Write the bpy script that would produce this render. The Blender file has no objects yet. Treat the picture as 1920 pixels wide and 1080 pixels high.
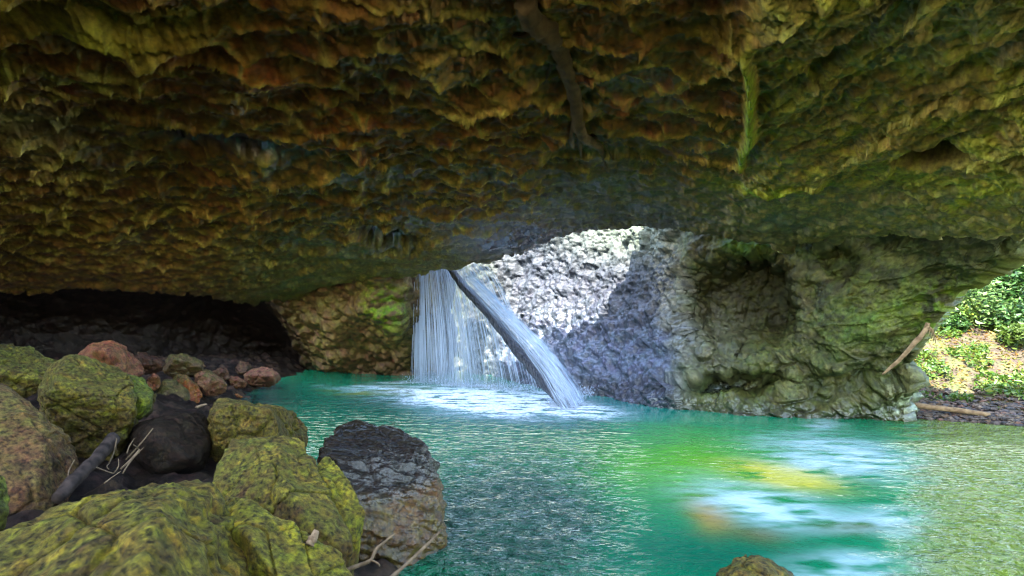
import bpy, bmesh, math, random
import numpy as np
from mathutils import Vector, Matrix
random.seed(7)
RNG = np.random.default_rng(11)
S = bpy.context.scene
COL = S.collection
F, HOR, CAMZ = 1000.0, 600.0, 3.0

# ------------------------------------------------------------------ points
def pt(px, py, Y):
    return Vector(((px - 960.0) / F * Y, Y, CAMZ + (HOR - py) / F * Y))

def grid_pt(PX, PY, Y):
    return np.stack([(PX - 960.0) / F * Y, Y, CAMZ + (HOR - PY) / F * Y], -1)

# ------------------------------------------------------------------ noise
def _hash(ix, iy, iz, seed):
    h = (ix.astype(np.int64) * 374761393 + iy.astype(np.int64) * 668265263 +
         iz.astype(np.int64) * 2147483647 + seed * 974634777) & 0xffffffff
    h = ((h ^ (h >> 13)) * 1274126177) & 0xffffffff
    h = ((h ^ (h >> 15)) * 2246822519) & 0xffffffff
    h = (h ^ (h >> 16)) & 0xffffffff
    return h

_G = np.array([[1,1,0],[-1,1,0],[1,-1,0],[-1,-1,0],[1,0,1],[-1,0,1],[1,0,-1],[-1,0,-1],
               [0,1,1],[0,-1,1],[0,1,-1],[0,-1,-1],[1,1,0],[-1,1,0],[0,-1,1],[0,-1,-1]], np.float32)

def perlin(P, seed=0):
    P = np.asarray(P, np.float64)
    I = np.floor(P); f = (P - I).astype(np.float32); I = I.astype(np.int64)
    u = f * f * f * (f * (f * 6 - 15) + 10)
    out = np.zeros(P.shape[:-1], np.float32)
    for dx in (0, 1):
        wx = u[..., 0] if dx else 1 - u[..., 0]
        for dy in (0, 1):
            wy = u[..., 1] if dy else 1 - u[..., 1]
            for dz in (0, 1):
                wz = u[..., 2] if dz else 1 - u[..., 2]
                g = _G[_hash(I[..., 0] + dx, I[..., 1] + dy, I[..., 2] + dz, seed) & 15]
                out += wx * wy * wz * (g[..., 0] * (f[..., 0] - dx) + g[..., 1] * (f[..., 1] - dy) + g[..., 2] * (f[..., 2] - dz))
    return out

def fbm(P, o=4, seed=0, lac=2.03, gain=0.5):
    a, s, t = 1.0, 0, 0
    P = np.array(P, np.float64)
    for k in range(o):
        s = s + a * perlin(P, seed + k * 17); t += a
        P = P * lac + 3.7; a *= gain
    return s / t * 1.6

def ridged(P, o=4, seed=0, lac=2.07, gain=0.5):
    a, s, t = 1.0, 0, 0
    P = np.array(P, np.float64)
    for k in range(o):
        s = s + a * (1 - np.abs(perlin(P, seed + k * 13)) * 2.2); t += a
        P = P * lac + 1.3; a *= gain
    return s / t

def worley(P, seed=0, two_d=False):
    """F1, F2 and a cell number 0..1"""
    P = np.asarray(P, np.float64)
    I = np.floor(P).astype(np.int64)
    f1 = np.full(P.shape[:-1], 9.0, np.float32); f2 = f1.copy(); cid = np.zeros_like(f1)
    zs = (0,) if two_d else (-1, 0, 1)
    for dx in (-1, 0, 1):
        for dy in (-1, 0, 1):
            for dz in zs:
                cx, cy, cz = I[..., 0] + dx, I[..., 1] + dy, I[..., 2] + dz
                h = _hash(cx, cy, cz, seed)
                jx = (h & 1023) / 1023.0; jy = ((h >> 10) & 1023) / 1023.0; jz = ((h >> 20) & 1023) / 1023.0
                d = (cx + jx - P[..., 0]) ** 2 + (cy + jy - P[..., 1]) ** 2
                if not two_d:
                    d = d + (cz + jz - P[..., 2]) ** 2
                d = np.sqrt(d).astype(np.float32)
                near = d < f1
                f2 = np.where(near, f1, np.minimum(f2, d))
                cid = np.where(near, ((h >> 5) & 4095) / 4095.0, cid)
                f1 = np.where(near, d, f1)
    return f1, f2, cid.astype(np.float32)

def sst(a, b, x):
    t = np.clip((x - a) / (b - a), 0, 1)
    return t * t * (3 - 2 * t)

def blob(PX, PY, cx, cy, rx, ry, rot=0.0):
    c, s = math.cos(math.radians(rot)), math.sin(math.radians(rot))
    dx, dy = PX - cx, PY - cy
    a, b = (dx * c + dy * s) / rx, (-dx * s + dy * c) / ry
    return np.exp(-(a * a + b * b))

def box(PX, PY, cx, cy, rx, ry, rot=0.0, e=0.25):
    c, s = math.cos(math.radians(rot)), math.sin(math.radians(rot))
    dx, dy = PX - cx, PY - cy
    a, b = (dx * c + dy * s) / rx, (-dx * s + dy * c) / ry
    return 1 - sst(1 - e, 1 + e, np.sqrt(a * a + b * b))

def rbf(ctrl, fn=lambda px, py: 1.0):
    C = np.array([c[:2] for c in ctrl], float) / 1000.0
    V = np.log(np.array([c[2] / fn(c[0], c[1]) for c in ctrl], float))
    def K(r2):
        return 0.5 * r2 * np.log(r2 + 1e-9)
    n = len(C)
    D = ((C[:, None] - C[None]) ** 2).sum(-1)
    M = np.zeros((n + 3, n + 3)); M[:n, :n] = K(D) + np.eye(n) * 1e-4
    M[:n, n] = M[n, :n] = 1; M[:n, n + 1:] = C; M[n + 1:, :n] = C.T
    w = np.linalg.solve(M, np.concatenate([V, [0, 0, 0]]))
    def f(PX, PY):
        X, Y = PX / 1000.0, PY / 1000.0
        o = w[n] + w[n + 1] * X + w[n + 2] * Y
        for k in range(n):
            o = o + w[k] * K((X - C[k, 0]) ** 2 + (Y - C[k, 1]) ** 2)
        return np.exp(o)
    return f

# ------------------------------------------------------------------ mesh helpers
def tag(o, label=None, cat=None, group=None, kind=None):
    if label: o['label'] = label
    if cat: o['category'] = cat
    if group: o['group'] = group
    if kind: o['kind'] = kind
    return o

def mesh_np(name, V, Fq, mat=None, col=None, extra=None, smooth=True, parent=None):
    me = bpy.data.meshes.new(name)
    V = np.asarray(V, np.float32).reshape(-1, 3); Fq = np.asarray(Fq, np.int32)
    k = Fq.shape[1]
    me.vertices.add(len(V)); me.vertices.foreach_set('co', V.ravel())
    me.loops.add(Fq.size); me.loops.foreach_set('vertex_index', Fq.ravel())
    me.polygons.add(len(Fq))
    me.polygons.foreach_set('loop_start', np.arange(0, Fq.size, k, dtype=np.int32))
    me.polygons.foreach_set('loop_total', np.full(len(Fq), k, np.int32))
    me.polygons.foreach_set('use_smooth', np.full(len(Fq), smooth, bool))
    me.update(calc_edges=True)
    if col is not None:
        a = me.color_attributes.new('col', 'FLOAT_COLOR', 'POINT')
        c = np.ones((len(V), 4), np.float32); c[:, :3] = np.clip(np.asarray(col).reshape(-1, 3), 0.002, 0.95)
        a.data.foreach_set('color', c.ravel())
    for nm, arr in (extra or {}).items():
        a = me.attributes.new(nm, 'FLOAT', 'POINT')
        a.data.foreach_set('value', np.asarray(arr, np.float32).ravel())
    if mat: me.materials.append(mat)
    o = bpy.data.objects.new(name, me); COL.objects.link(o)
    if parent: o.parent = parent
    return o

def grid_faces(n, m):
    i = np.arange(n * m).reshape(n, m)
    return np.stack([i[:-1, :-1], i[1:, :-1], i[1:, 1:], i[:-1, 1:]], -1).reshape(-1, 4)

def grid_normals(P, toward=None):
    du = np.gradient(P, axis=0); dv = np.gradient(P, axis=1)
    N = np.cross(du, dv); N /= np.linalg.norm(N, axis=-1, keepdims=True) + 1e-9
    if toward is not None:
        s = np.sign(((toward - P) * N).sum(-1, keepdims=True)); N = N * s
    return N

def mixc(a, b, t):
    return a * (1 - t[..., None]) + np.asarray(b, float) * t[..., None]

# ------------------------------------------------------------------ materials
def new_mat(name):
    m = bpy.data.materials.new(name); m.use_nodes = True
    nt = m.node_tree; nt.nodes.clear()
    out = nt.nodes.new('ShaderNodeOutputMaterial')
    return m, nt, out

def N_(nt, t, **kw):
    n = nt.nodes.new(t)
    for k, v in kw.items():
        if k.startswith('i_'): n.inputs[k[2:].replace('_', ' ')].default_value = v
        else: setattr(n, k, v)
    return n

def rock_mat(name, scale=14.0, bump=0.5, rough=0.75, dist=0.03, var=0.55, spec=0.35, stretch=(1, 1, 1)):
    m, nt, out = new_mat(name); L = nt.links.new
    b = N_(nt, 'ShaderNodeBsdfPrincipled')
    b.inputs['Specular IOR Level'].default_value = spec
    vc = N_(nt, 'ShaderNodeAttribute', attribute_name='col')
    wt = N_(nt, 'ShaderNodeAttribute', attribute_name='wet')
    tc = N_(nt, 'ShaderNodeTexCoord'); mp = N_(nt, 'ShaderNodeMapping'); mp.inputs['Scale'].default_value = stretch
    L(tc.outputs['Object'], mp.inputs['Vector'])
    n1 = N_(nt, 'ShaderNodeTexNoise'); n1.inputs['Scale'].default_value = scale; n1.inputs['Detail'].default_value = 8; n1.inputs['Roughness'].default_value = 0.68
    n2 = N_(nt, 'ShaderNodeTexNoise'); n2.inputs['Scale'].default_value = scale * 0.28; n2.inputs['Detail'].default_value = 6
    L(mp.outputs[0], n1.inputs['Vector']); L(mp.outputs[0], n2.inputs['Vector'])
    mr = N_(nt, 'ShaderNodeMapRange'); mr.inputs['From Min'].default_value = 0.36; mr.inputs['From Max'].default_value = 0.64
    mr.inputs['To Min'].default_value = 1 - var; mr.inputs['To Max'].default_value = 1 + var
    L(n1.outputs['Fac'], mr.inputs['Value'])
    mul = N_(nt, 'ShaderNodeMix', data_type='RGBA', blend_type='MULTIPLY'); mul.inputs['Factor'].default_value = 1
    L(vc.outputs['Color'], mul.inputs['A']); L(mr.outputs[0], mul.inputs['B'])
    hs = N_(nt, 'ShaderNodeHueSaturation')
    mr2 = N_(nt, 'ShaderNodeMapRange'); mr2.inputs['From Min'].default_value = 0.3; mr2.inputs['From Max'].default_value = 0.7
    mr2.inputs['To Min'].default_value = 0.465; mr2.inputs['To Max'].default_value = 0.53
    L(n2.outputs['Fac'], mr2.inputs['Value']); L(mr2.outputs[0], hs.inputs['Hue']); L(mul.outputs['Result'], hs.inputs['Color'])
    L(hs.outputs[0], b.inputs['Base Color'])
    rr = N_(nt, 'ShaderNodeMapRange'); rr.inputs['To Min'].default_value = rough; rr.inputs['To Max'].default_value = 0.13
    r3 = N_(nt, 'ShaderNodeMapRange'); r3.inputs['To Min'].default_value = spec; r3.inputs['To Max'].default_value = 1.0
    L(wt.outputs['Fac'], r3.inputs['Value']); L(r3.outputs[0], b.inputs['Specular IOR Level'])
    L(wt.outputs['Fac'], rr.inputs['Value']); L(rr.outputs[0], b.inputs['Roughness'])
    bp = N_(nt, 'ShaderNodeBump'); bp.inputs['Strength'].default_value = bump; bp.inputs['Distance'].default_value = dist
    L(n1.outputs['Fac'], bp.inputs['Height']); L(bp.outputs[0], b.inputs['Normal'])
    L(b.outputs[0], out.inputs['Surface'])
    return m

def plain_mat(name, c1, c2, scale=8, rough=0.7, bump=0.3, dist=0.02, stretch=(1, 1, 1), spec=0.4, trans=0.0):
    m, nt, out = new_mat(name); L = nt.links.new
    b = N_(nt, 'ShaderNodeBsdfPrincipled'); b.inputs['Roughness'].default_value = rough
    b.inputs['Specular IOR Level'].default_value = spec
    tc = N_(nt, 'ShaderNodeTexCoord'); mp = N_(nt, 'ShaderNodeMapping'); mp.inputs['Scale'].default_value = stretch
    L(tc.outputs['Object'], mp.inputs['Vector'])
    n1 = N_(nt, 'ShaderNodeTexNoise'); n1.inputs['Scale'].default_value = scale; n1.inputs['Detail'].default_value = 7
    L(mp.outputs[0], n1.inputs['Vector'])
    cr = N_(nt, 'ShaderNodeValToRGB'); cr.color_ramp.elements[0].position = 0.32; cr.color_ramp.elements[1].position = 0.68
    cr.color_ramp.elements[0].color = (*c1, 1); cr.color_ramp.elements[1].color = (*c2, 1)
    L(n1.outputs['Fac'], cr.inputs['Fac']); L(cr.outputs[0], b.inputs['Base Color'])
    bp = N_(nt, 'ShaderNodeBump'); bp.inputs['Strength'].default_value = bump; bp.inputs['Distance'].default_value = dist
    L(n1.outputs['Fac'], bp.inputs['Height']); L(bp.outputs[0], b.inputs['Normal'])
    L(b.outputs[0], out.inputs['Surface'])
    return m

def leaf_mat(name):
    m, nt, out = new_mat(name); L = nt.links.new
    b = N_(nt, 'ShaderNodeBsdfPrincipled'); b.inputs['Roughness'].default_value = 0.42
    vc = N_(nt, 'ShaderNodeAttribute', attribute_name='col')
    L(vc.outputs['Color'], b.inputs['Base Color'])
    t = N_(nt, 'ShaderNodeBsdfTranslucent'); L(vc.outputs['Color'], t.inputs['Color'])
    mx = N_(nt, 'ShaderNodeMixShader'); mx.inputs[0].default_value = 0.3
    L(b.outputs[0], mx.inputs[1]); L(t.outputs[0], mx.inputs[2]); L(mx.outputs[0], out.inputs['Surface'])
    return m

M_CEIL = rock_mat('ceiling_rock', 10, 0.6, 0.62, 0.03, 0.45)
M_WALL = rock_mat('wall_rock', 8, 0.7, 0.55, 0.05, 0.45)
M_BOULD = rock_mat('boulder_rock', 24, 0.8, 0.7, 0.03, 0.8)
M_GROUND = rock_mat('ground_rock', 10, 0.7, 0.9, 0.04, 0.6)
M_LEAF = leaf_mat('leaf')
M_WOOD = plain_mat('dry_wood', (.10, .06, .03), (.34, .24, .13), 6, .8, .5, .01, (4, 4, 1))
M_STICK = plain_mat('pale_stick', (.08, .05, .022), (.24, .17, .09), 9, .8, .3, .005)
M_DARKWOOD = plain_mat('wet_log', (.008, .014, .03), (.07, .08, .10), 5, .22, 1.0, .12, (3, 3, .8), .8)
M_ROOT = plain_mat('root_bark', (.10, .07, .03), (.30, .22, .10), 7, .85, .7, .03)
M_PALEROOT = plain_mat('pale_root', (.16, .10, .045), (.36, .25, .12), 7, .8, .5, .02)

# ------------------------------------------------------------------ sheet A: cave ceiling
CA = [(-700,-1000,1.9),(960,-1000,2.1),(2600,-1000,1.8),(-700,-300,3.0),(960,-400,3.3),(2600,-300,2.7),
      (0,0,5.0),(500,0,5.2),(960,0,5.4),(1400,0,5.0),(1920,0,4.5),(-700,0,3.8),(2600,0,3.6),
      (0,150,6.6),(500,150,7.0),(960,150,7.2),(1400,150,6.6),(1920,150,5.8),
      (0,300,9.2),(500,300,10.2),(960,300,10.6),(1200,300,11),(1400,300,9.8),(1920,300,7.6),(1640,300,9.0),(-700,300,5.8),(2600,300,5.6),
      (0,400,12),(500,400,14),(960,400,15.2),(1100,370,14.6),(1200,360,14),(1200,405,17),(1400,400,13.2),(1640,400,11.6),(1920,400,9.4),
      (0,480,15.5),(300,480,17),(500,480,18.5),(700,480,20),(900,480,20),(1050,430,18.3),(780,508,22.5),
      (1640,455,14),(1500,448,15.2),(1300,425,16.6),(1920,480,11.5),(2150,440,9.5),(2600,380,7.5),
      (0,570,21),(300,570,23),(500,560,25),(-700,570,11)]
LIP = np.array([(-900,565),(0,545),(200,538),(350,548),(480,566),(560,558),(620,536),(700,520),(775,512),(830,503),(885,488),(935,481),(975,470),(1010,448),(1050,434),
                (1100,427),(1150,415),(1190,406),(1225,411),(1300,426),(1400,440),(1500,450),(1600,442),(1700,424),(1830,430),(1920,436),(2150,390),(2600,300)], float)
fA = rbf(CA, lambda px, py: 3000.0 / (650.0 - py))
nu, nv = 1150, 400
pxs = np.concatenate([np.linspace(-800, -40, 60, endpoint=False), np.linspace(-40, 1960, 1000, endpoint=False), np.linspace(1960, 2600, 90)])
nu = len(pxs)
vt = np.concatenate([np.linspace(0, .40, 60, endpoint=False), np.linspace(.40, 1, 430)])
nv = len(vt)
lip = np.interp(pxs, LIP[:, 0], LIP[:, 1])
lip = lip + 7.0 * perlin(np.stack([pxs / 60, pxs * 0, pxs * 0], -1), 3) + 5.0 * perlin(np.stack([pxs / 18, pxs * 0, pxs * 0], -1), 4) + 26 * sst(1280, 1450, pxs) * perlin(np.stack([pxs / 75, pxs * 0, pxs * 0], -1), 14) + 12 * sst(1280, 1450, pxs) * perlin(np.stack([pxs / 24, pxs * 0, pxs * 0], -1), 15)
VT = np.repeat(vt[None], nu, 0); PX = np.repeat(pxs[:, None], nv, 1)
PYt = np.where(VT < .4, -1000 + VT / .4 * 860, -140 + (VT - .4) / .6 * (lip[:, None] + 140))
Y = fA(PX, PYt) * 3000.0 / (650.0 - PYt)
PA = grid_pt(PX, PYt, Y)
# roll the edge up and back: the broken rim of the hole, its unseen top heightened to shape the sun patch
nr = 36
hh = .55 * perlin(np.stack([pxs / 60, pxs * 0, pxs * 0], -1), 9) + .4 * perlin(np.stack([pxs / 17, pxs * 0, pxs * 0], -1), 10) + np.interp(pxs, [-800, 760, 800, 900, 1000, 1070, 1130, 1200, 1400, 1700, 2600], [5, 4, 3.6, 3.4, 3.1, 3.0, 5.4, 6.2, 6, 6.5, 6.5])
sgn = 1
rows = []
dirY = PA[:, -1] - PA[:, -6]; dirY[:, 2] = 0; dirY /= np.linalg.norm(dirY, axis=1, keepdims=True) + 1e-6
for k in range(1, nr + 1):
    t = k / nr
    if t < 0.4:
        a = t / .4 * math.pi / 2
        off = dirY * (0.35 * math.sin(a)) + np.array([0, 0, .35 * (1 - math.cos(a))])
    else:
        off = dirY * (0.35 + 0.1 * (t - .4)) + np.array([0, 0, 1]) * (.35 + ((t - .4) / .6 * hh))[:, None]
    rows.append(PA[:, -1] + off)
PA = np.concatenate([PA, np.stack(rows, 1)], 1)
PX = np.repeat(pxs[:, None], nv + nr, 1); PY = np.concatenate([PYt, PYt[:, -1:].repeat(nr, 1)], 1)
NA = grid_normals(PA, np.array([0, 8, 2.0]))
W = PA * 1.0
wx = fbm(W * .9, 3, 5); wy = fbm(W * .9, 3, 6)
PXw = PX + 40 * wx; PYw = PY + 22 * wy
scal = 1 - sst(1370, 1450, PX + 25 * wx)               # pocketed rock left of the seam
slab = sst(255, 430, PYw + 0.0 * PX) * sst(960, 1120, PX)    # smoother band above the hole
slab = slab * (1 - 0.0)
Q = np.stack([W[..., 0] * .72 + .22 * wx, W[..., 1] * 1.05 + .22 * wy, W[..., 2] * .2], -1)
f1, f2, ci = worley(Q * 1.75, 2, True)
g1, g2, gi = worley(Q * 3.9 + 5, 4, True)
h1, h2, hi = worley(Q * .75 + 9, 8, True)
bowl = np.minimum(f1, .9) ** 2 * 1.5 * (.45 + ci) + .25 * np.exp(-(f2 - f1) * 6); bowl2 = g1 ** 2 * 1.4 * (.2 + gi); bowl3 = np.minimum(h1, .9) ** 2 * 1.3
pock = .15 * bowl + .085 * bowl2 + .12 * bowl3 + .22 * fbm(W * .7, 3, 21)
fade = .6 + .4 * (1 - sst(380, 560, PY))
Qs = np.stack([W[..., 0] * 1.7 + .5 * wx, W[..., 1] * .42 + .3 * wy, W[..., 2] * 1.7], -1)
s1, s2, si = worley(Qs, 12); t1, t2, ti = worley(Qs * 2.6 + 3, 13)
stri = .20 * s1 * (.4 + si) + .09 * t1 + .22 * fbm(Qs * .6, 4, 30) + .10 * ridged(Qs * 1.7, 4, 31)
fine = .055 * fbm(W * 5, 4, 40) + .03 * ridged(W * 9, 3, 42) + .012 * fbm(W * 14, 3, 41)
sm = .20 * fbm(W * 1.1, 5, 50) + .07 * s1 + .20 * ridged(np.stack([W[..., 0] * .8, W[..., 1] * 2.2, W[..., 2] * 2.2], -1), 4, 51)
D = scal * pock * fade + (1 - scal) * stri
ss = slab * .85
D = D * (1 - ss) + sm * ss + fine
D = D + .12 * (1 - scal) * (1 - ss)                       # the right mass hangs lower
# moss seam: a thin hanging ridge
seamx = np.interp(PY, [20, 100, 200, 290], [1395, 1412, 1415, 1392]) + 8 * wx
seam = np.exp(-((PX - seamx) / 9.0) ** 2) * sst(30, 90, PY) * (1 - sst(262, 292, PY))
D = D + .22 * seam
# shallow pockets in the right flank
pk = box(PXw, PYw, 1745, 262, 85, 26, -8, .15); D = D - .45 * pk
pk2 = box(PXw, PYw, 1860, 455, 70, 32, -8, .3); D = D - .12 * pk2
# dark overhung slabs on the left
sl = box(PXw, PYw, 430, 265, 150, 24, 9, .3); D = D - .30 * sl
sl2 = box(PXw, PYw, 735, 450, 65, 26, 14, .25); D = D - .8 * sl2
led = box(PXw, PYw, 230, 15, 170, 22, 6, .4) + box(PXw, PYw, 640, -10, 150, 14, 0, .4); D = D + .14 * np.clip(led, 0, 1)
back = sst(0, 14, np.arange(nv + nr)[None] - nv + 0 * PX)
D = D * (1 - .4 * back)
D = D * (1 - .8 * sst(1480, 1640, PX) * sst(410, 460, PY))
PA2 = PA + NA * D[..., None]
# colours
n1 = fbm(W * .55, 4, 60); n2 = fbm(W * 2.4, 4, 61); n3 = fbm(W * 7, 3, 62)
c = np.zeros(PA.shape) + np.array([.135, .105, .028])
c = mixc(c, (.135, .135, .035), sst(-.15, .35, n2 + .6 * n1))
c = mixc(c, (.205, .090, .020), sst(.0, .4, -n1 + .5 * n2) * blob(PX, PY, 480, 110, 620, 190))
c = mixc(c, (.17, .075, .035), sst(-.1, .4, n2) * blob(PX, PY, 1150, 180, 330, 160) * .8)
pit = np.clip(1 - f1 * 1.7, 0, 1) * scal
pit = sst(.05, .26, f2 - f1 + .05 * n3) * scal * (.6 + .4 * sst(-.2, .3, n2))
c = mixc(c, (.050, .028, .011), pit * .85)  # brown pit rock, painted darker to stand in for shade inside the pockets
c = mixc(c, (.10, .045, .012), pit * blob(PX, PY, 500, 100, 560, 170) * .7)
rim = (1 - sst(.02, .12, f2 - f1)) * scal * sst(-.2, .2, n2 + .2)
c = mixc(c, (.25, .24, .09), rim * .75)  # pale mossy ridges, painted lighter like crests catching light
g = 1 - scal
c = mixc(c, (.120, .120, .050), g * .8)
c = mixc(c, (.15, .18, .035), g * sst(.0, .35, n2 + .5 * n3) * .7)
c = mixc(c, (.30, .32, .11), g * sst(.55, .9, s1) * .75)  # pale highlights painted along the streak rims
c = mixc(c, (.085, .100, .070), ss * .85)
c = mixc(c, (.065, .088, .085), ss * sst(.0, .35, n1) * .7)
c = mixc(c, (.17, .18, .10), ss * sst(.05, .35, n2 + .4 * n3) * .7)
c = c * (1 + .4 * (g * (1 - ss)))[..., None]  # right mass painted brighter, standing in for green light from the exit
c = mixc(c, (.085, .16, .012), np.clip(seam * 1.4, 0, 1) * sst(-.7, .0, n3 + .3))
c = mixc(c, (.17, .28, .02), blob(PXw, PYw, 1480, 320, 120, 14, -3) * .75 + .5 * blob(PXw, PYw, 1700, 310, 90, 14, 10))
c = mixc(c, (.19, .27, .03), g * blob(PXw, PYw, 1850, 345, 110, 30, -12) * sst(-.1, .2, n2) * .8)
c = mixc(c, (.20, .23, .04), blob(PX, PY, 220, 10, 200, 26) * .9)
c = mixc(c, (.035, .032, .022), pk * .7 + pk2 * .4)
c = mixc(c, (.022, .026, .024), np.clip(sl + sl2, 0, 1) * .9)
c = mixc(c, (.10, .12, .075), blob(PXw, PYw, 60, 215, 110, 40) * .8)
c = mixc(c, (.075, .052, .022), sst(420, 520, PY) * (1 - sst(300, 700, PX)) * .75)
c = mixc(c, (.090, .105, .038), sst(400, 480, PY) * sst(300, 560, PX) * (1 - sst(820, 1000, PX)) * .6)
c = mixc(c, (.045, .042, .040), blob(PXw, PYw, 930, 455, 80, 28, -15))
c = mixc(c, (.45, .45, .42), sst(.42, .6, n3) * blob(PX, PY, 440, 185, 90, 26) * .9)
c *= (1 + .45 * n3 + .3 * n2)[..., None] * np.array([3.7, 3.3, 1.9])
wet = np.clip(ss * .35 + (sl + sl2) * .9 + blob(PX, PY, 970, 440, 110, 34) + .25 * sst(.1, .5, n1), 0, 1)
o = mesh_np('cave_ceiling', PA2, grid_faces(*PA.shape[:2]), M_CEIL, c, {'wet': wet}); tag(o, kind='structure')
CE_P, CE_PX, CE_PY = PA2, PX, PY

def ceil_at(px, py, drop=0.0):
    i = int(np.clip(np.searchsorted(pxs, px), 0, nu - 1))
    j = int(np.argmin(np.abs(CE_PY[i, :nv] - py)))
    p = CE_P[i, j]
    return Vector((p[0], p[1], p[2] - drop))

# roof behind and above the camera (never in the photo, but the cave is closed there)
xs = np.linspace(-16, 7, 60); ys = np.linspace(-4.5, 9, 60)
GX, GY = np.meshgrid(xs, ys, indexing='ij')
GZ = 6.3 + .9 * sst(0, 3, GY) - .012 * np.maximum(0, -GX) ** 2 * (GY < 3) + .4 * fbm(np.stack([GX * .5, GY * .5, GX * 0], -1), 4, 70)
o = mesh_np('cave_roof', np.stack([GX, GY, GZ], -1), grid_faces(60, 60), M_CEIL, np.zeros(GX.shape + (3,)) + np.array([.12, .11, .04]), {'wet': GX * 0}); tag(o, kind='structure')
# near left wall and back wall of the cave
th = np.linspace(0, 1, 90); zs = np.linspace(-1.5, 7.5, 40)
path = np.array([(-9.5, -7), (-9.6, -5), (-9.5, -3), (-9.5, 3), (-13, 9), (-19, 14), (-27, 20), (-34, 28)], float)
pxp = np.interp(th, np.linspace(0, 1, len(path)), path[:, 0]); pyp = np.interp(th, np.linspace(0, 1, len(path)), path[:, 1])
P = np.zeros((90, 40, 3)); P[..., 0] = pxp[:, None]; P[..., 1] = pyp[:, None]; P[..., 2] = zs[None]
P[..., 0] += .8 * fbm(P * .4, 4, 75)
o = mesh_np('cave_side_wall', P, grid_faces(90, 40), M_CEIL, np.zeros(P.shape) + np.array([.09, .07, .03]), {'wet': P[..., 0] * 0}); tag(o, kind='structure')

# ------------------------------------------------------------------ sheet C: left recess and mossy bulge
CC = [(-300,480,14),(-300,620,15),(-300,760,15),(0,500,21),(0,600,24),(0,760,23),(200,560,26),(200,760,25),(400,560,30),(400,660,32),(400,760,30),
      (540,640,33),(520,700,34),(520,560,28),(585,600,27.0),(640,690,31),(640,640,27.5),(650,560,24.5),(640,500,24),(600,540,25.5),(720,520,24),(740,600,25),(780,640,27),
      (700,700,30.5),(780,705,29.5),(780,520,25.5),(760,440,24),(600,440,23),(300,440,20),(0,420,17),(830,520,28),(850,705,31),(850,440,27),(700,650,28),(560,760,32),(830,760,31)]
fC = rbf(CC)
pu = np.linspace(-300, 845, 560); pv = np.linspace(430, 760, 230)
PX, PY = np.meshgrid(pu, pv, indexing='ij')
P = grid_pt(PX, PY, fC(PX, PY))
N = grid_normals(P, np.array([0, 0, 3.0]))
wx = fbm(P * .6, 3, 80); wy = fbm(P * .6, 3, 81)
f1, f2, ci = worley(P * 1.1 + .3 * wx[..., None], 82); g1, g2, gi = worley(P * 2.6, 83)
D = .35 * fbm(P * .45, 4, 84) + .32 * (1 - f1) * (.4 + ci) + .14 * (1 - g1) + .12 * ridged(P * 1.6, 4, 85)
bul = sst(545, 600, PX + 22 * wx - (PY - 620) * .55 + 10)
D = D * (.6 + .6 * bul)
P2 = P + N * D[..., None]
n1 = fbm(P * .5, 4, 86); n2 = fbm(P * 1.8, 4, 87); n3 = fbm(P * 5, 3, 88)
c = np.zeros(P.shape) + np.array([.018, .010, .005])  # shade of the recess painted in as near-black rock
b = mixc(np.zeros(P.shape) + np.array([.27, .185, .075]), (.21, .175, .05), sst(-.2, .2, n2))
b = mixc(b, (.24, .15, .055), blob(PX + 15 * n2, PY + 15 * n3, 690, 590, 55, 60) * sst(-.3, .2, n3 + .1))
b = mixc(b, (.14, .085, .05), blob(PX, PY, 720, 680, 110, 36) * .8)
b = mixc(b, (.20, .33, .015), np.clip(blob(PX + 12 * n3, PY + 12 * n2, 725, 568, 30, 42, -25) * 1.4, 0, 1) * sst(-.25, .1, n3))
b = mixc(b, (.06, .09, .03), blob(PX, PY, 760, 600, 22, 50, -15) * .6)
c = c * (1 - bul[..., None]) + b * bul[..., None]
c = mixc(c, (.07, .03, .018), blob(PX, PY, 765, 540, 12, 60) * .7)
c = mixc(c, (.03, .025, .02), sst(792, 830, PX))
c = c * (1 + .4 * n3 + .3 * n2)[..., None] * np.array([.72, .66, .5])
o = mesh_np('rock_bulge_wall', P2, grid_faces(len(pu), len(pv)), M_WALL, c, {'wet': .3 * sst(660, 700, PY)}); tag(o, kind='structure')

# ------------------------------------------------------------------ sheet B: far wall and pillar
CB = [(740,760,31),(740,500,31),(740,200,31),(850,760,30),(900,480,30),(900,200,30),(920,735,29),
      (1000,726,24.8),(1000,760,24),(1000,600,27),(1000,480,28),(1000,200,28.5),
      (1090,735,22.2),(1090,780,21.5),(1090,600,24.4),(1090,450,25.6),(1090,200,26.5),
      (1200,754,19.5),(1200,800,19.2),(1200,600,21.4),(1200,450,22.8),(1200,200,24),
      (1300,768,17.9),(1300,810,17.6),(1300,650,18.4),(1290,500,19.3),(1300,430,19),(1300,200,20),
      (1400,452,17.4),(1500,470,16.6),(1510,560,16.5),(1500,650,16.7),(1400,660,17.4),(1400,740,17.2),(1450,779,16.8),(1450,815,16.6),
      (1600,784,16.4),(1600,820,16.3),(1560,500,15.6),(1560,640,15.8),(1600,700,15.7),(1640,470,14.9),(1500,300,16.5),
      (1690,790,16.0),(1690,825,16),(1700,740,15.6),(1680,650,14.9),(1745,640,14.4),(1750,560,13.8),(1820,545,13.1),(1905,488,12.0),(1800,490,13.0),
      (1640,380,14.8),(1900,400,11.6),(2100,300,10.5)]
fB = rbf(CB)
vpy = np.concatenate([np.linspace(150, 395, 50, endpoint=False), np.linspace(395, 830, 300)])
right = np.interp(vpy, [150, 300, 400, 488, 545, 600, 640, 700, 740, 790, 830], [2250, 2090, 1995, 1880, 1795, 1748, 1720, 1704, 1698, 1694, 1692])
right = right + 3.5 * perlin(np.stack([vpy / 22, vpy * 0, vpy * 0], -1), 5)
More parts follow.
